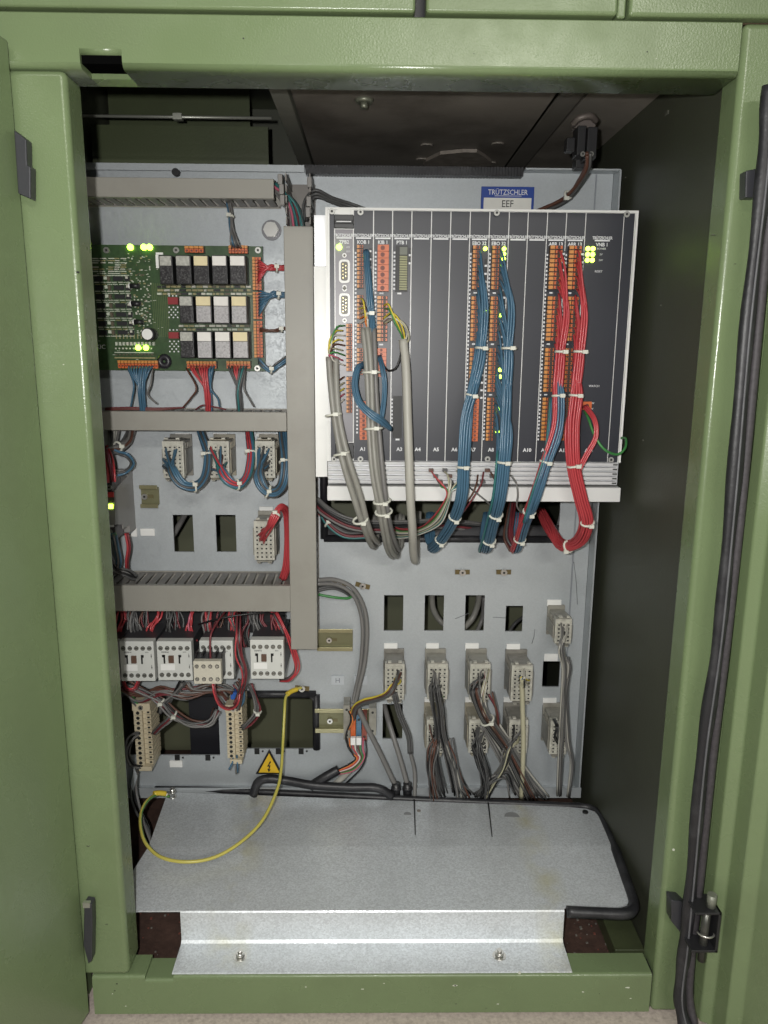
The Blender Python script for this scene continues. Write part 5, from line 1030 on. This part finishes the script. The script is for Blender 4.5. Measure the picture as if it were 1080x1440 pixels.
# ================================================================== GALVANISED TRAY
TRAYM = mat('galvanised_tray', (.66, .69, .72), .42, .30, amt=.06, scale=20, spangle=.15, dirt=(.48, .50, .51), dscale=8, damt=.45)
nt = TRAYM.node_tree; N = nt.nodes; L = nt.links; b_ = N['Principled BSDF']; src = b_.inputs['Base Color'].links[0].from_socket
geo = N.new('ShaderNodeNewGeometry'); sep = N.new('ShaderNodeSeparateXYZ'); L.new(geo.outputs['Position'], sep.inputs[0])
nz_ = N.new('ShaderNodeTexNoise'); nz_.inputs['Scale'].default_value = 26; nz_.inputs['Detail'].default_value = 6; L.new(geo.outputs['Position'], nz_.inputs['Vector'])
tot = None
for xc, wd in ((-.168, .030), (.222, .026)):
    sb = N.new('ShaderNodeMath'); sb.operation = 'SUBTRACT'; L.new(sep.outputs[0], sb.inputs[0]); sb.inputs[1].default_value = xc
    ab = N.new('ShaderNodeMath'); ab.operation = 'ABSOLUTE'; L.new(sb.outputs[0], ab.inputs[0])
    mr = N.new('ShaderNodeMapRange'); mr.inputs[1].default_value = 0; mr.inputs[2].default_value = wd; mr.inputs[3].default_value = 1; mr.inputs[4].default_value = 0; L.new(ab.outputs[0], mr.inputs[0])
    if tot is None: tot = mr.outputs[0]
    else: ad = N.new('ShaderNodeMath'); ad.operation = 'ADD'; L.new(tot, ad.inputs[0]); L.new(mr.outputs[0], ad.inputs[1]); tot = ad.outputs[0]
r2 = N.new('ShaderNodeMapRange'); r2.inputs[1].default_value = .42; r2.inputs[2].default_value = .68; r2.inputs[4].default_value = .5; L.new(nz_.outputs['Fac'], r2.inputs[0])
ml = N.new('ShaderNodeMath'); ml.operation = 'MULTIPLY'; L.new(tot, ml.inputs[0]); L.new(r2.outputs[0], ml.inputs[1])
m4 = N.new('ShaderNodeMix'); m4.data_type = 'RGBA'; m4.inputs[7].default_value = (.56, .52, .26, 1); L.new(ml.outputs[0], m4.inputs[0]); L.new(src, m4.inputs[6]); L.new(m4.outputs[2], b_.inputs['Base Color'])
ZTR = Z(-.6545)
tray = thing('galvanised_tray', (0, .9, ZTR), 'galvanised sheet metal tray with rubber edge lying across the cabinet bottom', 'tray')
def pt(x, y, dz=0): v = PZ(x, y, ZTR+dz); return v
rear = -.010; yb_ = pt(540, 1190).y
fl_, fr_ = pt(255, 1276.5), pt(795, 1283.5); yfr = (fl_.y+fr_.y)/2
out = [(pt(186, 1278).x-.03, yfr), (fr_.x, yfr), (fr_.x, yfr+.004), (pt(868, 1276).x, pt(868, 1276).y), (pt(882, 1272).x, pt(882, 1272).y), (pt(886, 1262).x, pt(886, 1262).y), (pt(860, 1190).x, yb_), (pt(209, 1190).x, yb_), (pt(186, 1226).x, pt(186, 1226).y), (pt(186, 1226).x-.03, pt(186, 1226).y-.02)]
th = .0018
mb = MB(); mb.prism(out, ZTR-th, ZTR, 'z')
o = mb.build('tray_sheet', TRAYM, tray)
rr_ = [pt(209, 1190), pt(860, 1190), pt(846, 1152, rear*.75), pt(838, 1142, rear*.9), pt(824, 1137, rear), pt(790, 1134, rear), pt(236, 1114, rear)]
rr_[0] = Vector((out[7][0], yb_, ZTR)); rr_[1] = Vector((out[6][0], yb_, ZTR))
mb = MB(); n = len(rr_); mb.v = [tuple(v) for v in rr_]+[(v.x, v.y, v.z-th) for v in rr_]; mb.f = [tuple(range(n)), tuple(range(2*n-1, n-1, -1))]+[(i, n+i, n+(i+1) % n, (i+1) % n) for i in range(n)]; mb.m = [0]*len(mb.f); mb.sm = [False]*len(mb.f)
mb.build('tray_rear', TRAYM, tray)
# folded front apron and foot
ax0, ax1 = fl_.x, fr_.x; zf_ = Z(-.6975)
mb = MB(); pr_ = [(yfr, ZTR-.0005), (yfr-.0012, ZTR-.0020), (yfr-.0015, zf_+.004), (yfr-.004, zf_+.001), (.752, zf_), (.7505, zf_-.0008), (.752, zf_-.0014), (yfr-.002, zf_-.0010), (yfr+.0005, zf_+.003), (yfr+.0006, ZTR-.002)]
mb.prism(pr_, ax0, ax1, 'x'); mb.build('front_apron', TRAYM, tray)
for x, y in ((338, 1348), (702, 1346)):
    p = P(x, y, .775); p.z = zf_; mb = MB(); mb.disc((p.x, .775), .0080, zf_, zf_+.0012, 16, 0, axis='z'); mb.disc((p.x, .775), .0052, zf_+.0012, zf_+.006, 6, 0, axis='z'); mb.disc((p.x, .775), .0028, zf_+.006, zf_+.009, 10, 0, axis='z'); mb.build('foot_bolt', STEEL, tray)
# rubber edge along rear, right and front right
ep = [(218, 1109, rear), (300, 1110, rear), (420, 1115, rear), (560, 1122, rear), (700, 1128, rear), (790, 1132, rear), (826, 1134, rear), (842, 1143, rear*.9), (852, 1160, rear*.5), (866, 1195, 0), (880, 1235, 0), (891, 1268, 0), (888, 1280, 0), (876, 1284, 0), (840, 1283, 0), (797, 1281, 0)]
mb = MB(); mb.tube(cr([pt(*e)+Vector((0, 0, -.001)) for e in ep], 5), [.0050]*int(5*9)+[.0068]*(5*6+1), 8); mb.build('edge_seal', RUBBER, tray)
# slits, studs and holes
def slit(x0, y0, x1, y1):
    a = pt(x0, y0, rear*.9); b = pt(x1, y1, -.001); d = Vector((.0011, 0, 0)); up = Vector((0, 0, .0006))
    MB().quad([a-d+up, a+d+up, b+d*.6+up*2.0, b-d*.6+up*2.0]).build('slit', INK, tray)
slit(582.5, 1124, 584, 1175); slit(686.5, 1128, 692, 1178)
def flat(x, y, r, mt, nm, h=.0015, dz=None):
    p = pt(x, y, dz if dz is not None else rear*.75); mb = MB(); mb.disc((p.x, p.y), r, p.z-.001, p.z+h, 14, axis='z'); mb.build(nm, mt, tray)
flat(823, 1142, .0042, INK, 'hole', .0012); flat(720, 1149, .011, mat('spot_weld', (.34, .35, .36), .5, .4), 'weld_spot', .0010); flat(573, 1146, .0055, mat('spot_weld', (.34, .35, .36), .5, .4), 'weld_spot'); flat(589, 1141, .0028, mat('dull_dot', (.22, .2, .18), .6), 'weld_spot'); flat(602, 1162, .003, PAPER, 'paint_fleck', .0008, -.006)
p = pt(243, 1122, rear); mb = MB(); mb.disc((p.x, p.y), .0058, p.z, p.z+.003, 6, axis='z'); mb.disc((p.x, p.y), .0034, p.z+.003, p.z+.016, 12, axis='z'); mb.disc((p.x, p.y), .0058, p.z+.009, p.z+.012, 6, axis='z'); mb.build('earth_stud', STEEL, tray)
# yellow green earth wire
gw = thing('earth_wire', P(425, 967, 1.09), 'long yellow and green earth wire curling from plate stud across the tray', 'earth wire')
gpts = [P(238, 1120, 1.0), P(222, 1117, .99), P(207, 1126, .965), P(198, 1145, .94), P(199, 1170, .91), P(208, 1190, .89), P(228, 1206, .875), P(262, 1212, .87), P(300, 1206, .88), P(336, 1186, .90), P(368, 1155, .93), P(388, 1115, .97), P(395, 1085, 1.0), P(398, 1040, 1.04), P(400, 1000, 1.06), P(402, 980, 1.075), P(412, 971, 1.085), P(424, 967, 1.092)]
mb = MB(); mb.tube(cr(gpts, 6), .0023, 8)
mb.m = [1 if (k % 8) in (3, 4, 5) else 0 for k in range(len(mb.f))]
mb.build('wire', [mat('earth_yellow', (.52, .46, .10), .35), mat('earth_green', (.10, .24, .06), .35)], gw)
MB().tube(cr([P(404, 976, 1.076), P(410, 972, 1.083), P(418, 969, 1.088)], 4), .0037, 8).build('lug_sleeve', mat('yellow_sleeve', (.68, .50, .05), .35), gw)
MB().tube(cr([P(216, 1116, .985), P(224, 1115, .99), P(233, 1116, .995)], 4), .0037, 8).build('lug_sleeve', mat('yellow_sleeve', (.68, .50, .05), .35), gw)
mb = MB(); p0, p1 = P(233, 1117, .996), pt(242, 1120, rear+.008); mb.tube([p0, p1], .0028, 6); mb.build('ring_lug', STEEL, gw)
bundle('corner_wires', 'thin dark wires hanging in gap left of the tray', 'wires', [(192, 1085, 1.03), (186, 1110, 1.0), (192, 1140, .98), (204, 1165, .95), (212, 1190, .93)], ['dgrey', 'mgrey', 'black'], .0018, jit=2)
v = [P(185, 1085, .99), P(193, 1092, 1.0), P(187, 1115, 1.0), P(181, 1110, .99)]
o = MB().prism([(q.x, q.z) for q in v], 1.0, 1.002, 'y').build('sheet_corner', ZINC); tag(o, 'pale bent sheet corner showing between left post and plate', 'metal bracket')
# ================================================================== DOOR SWITCH UNDER THE CEILING
sw = thing('limit_switch', P(825, 190, 1.0), 'dark limit switch with two leads hanging from the sooty ceiling', 'switch')
for a, b, c, d, y0, y1, mt, nm in ((797, 193, 809, 212, .985, 1.0, BLACK, 'side_box'), (812, 176, 824, 218, .985, 1.01, BLACK, 'contact_block'), (826, 178, 840, 222, .98, 1.01, BLACK, 'contact_block'), (808, 168, 838, 180, 1.0, 1.02, mat('sooty_bracket', (.13, .11, .10), .5, .3), 'bracket'), (810, 222, 834, 236, 1.01, 1.03, BLACK, 'lower_block')):
    mb = MB(); pbox(mb, a, b, c, d, y0, y1); mb.build(nm, mt, sw, .0012)
for x in (819, 831): p = P(x, 217, .98); screw(sw, p.x, .9795, p.z, .0028, 'contact_screw')
MB().tube(cr([P(806, 175, 1.0), P(815, 166, .99), P(830, 163, .99), P(838, 170, 1.0)], 5), .004, 7).build('bracket_strap', mat('sooty_bracket', (.13, .11, .10), .5, .3), sw)
bundle('switch_leads', 'brown sleeved leads running from limit switch down behind rack', 'wires', [(826, 218, .975), (824, 238, .99), (812, 258, 1.02), (799, 274, 1.04), (782, 285, 1.06), (750, 298, 1.08)], ['brown', 'dgrey', 'brown'], .0022, ties=(3.0,))
# ================================================================== lettering becomes plain meshes
dg = bpy.context.evaluated_depsgraph_get()
for o in [o for o in bpy.data.objects if o.type == 'FONT']:
    me = bpy.data.meshes.new_from_object(o.evaluated_get(dg)); n = bpy.data.objects.new('lettering', me); COL.objects.link(n)
    n.parent = o.parent; n.location = o.location; n.rotation_euler = o.rotation_euler; n.scale = o.scale
    bpy.data.objects.remove(o, do_unlink=True)
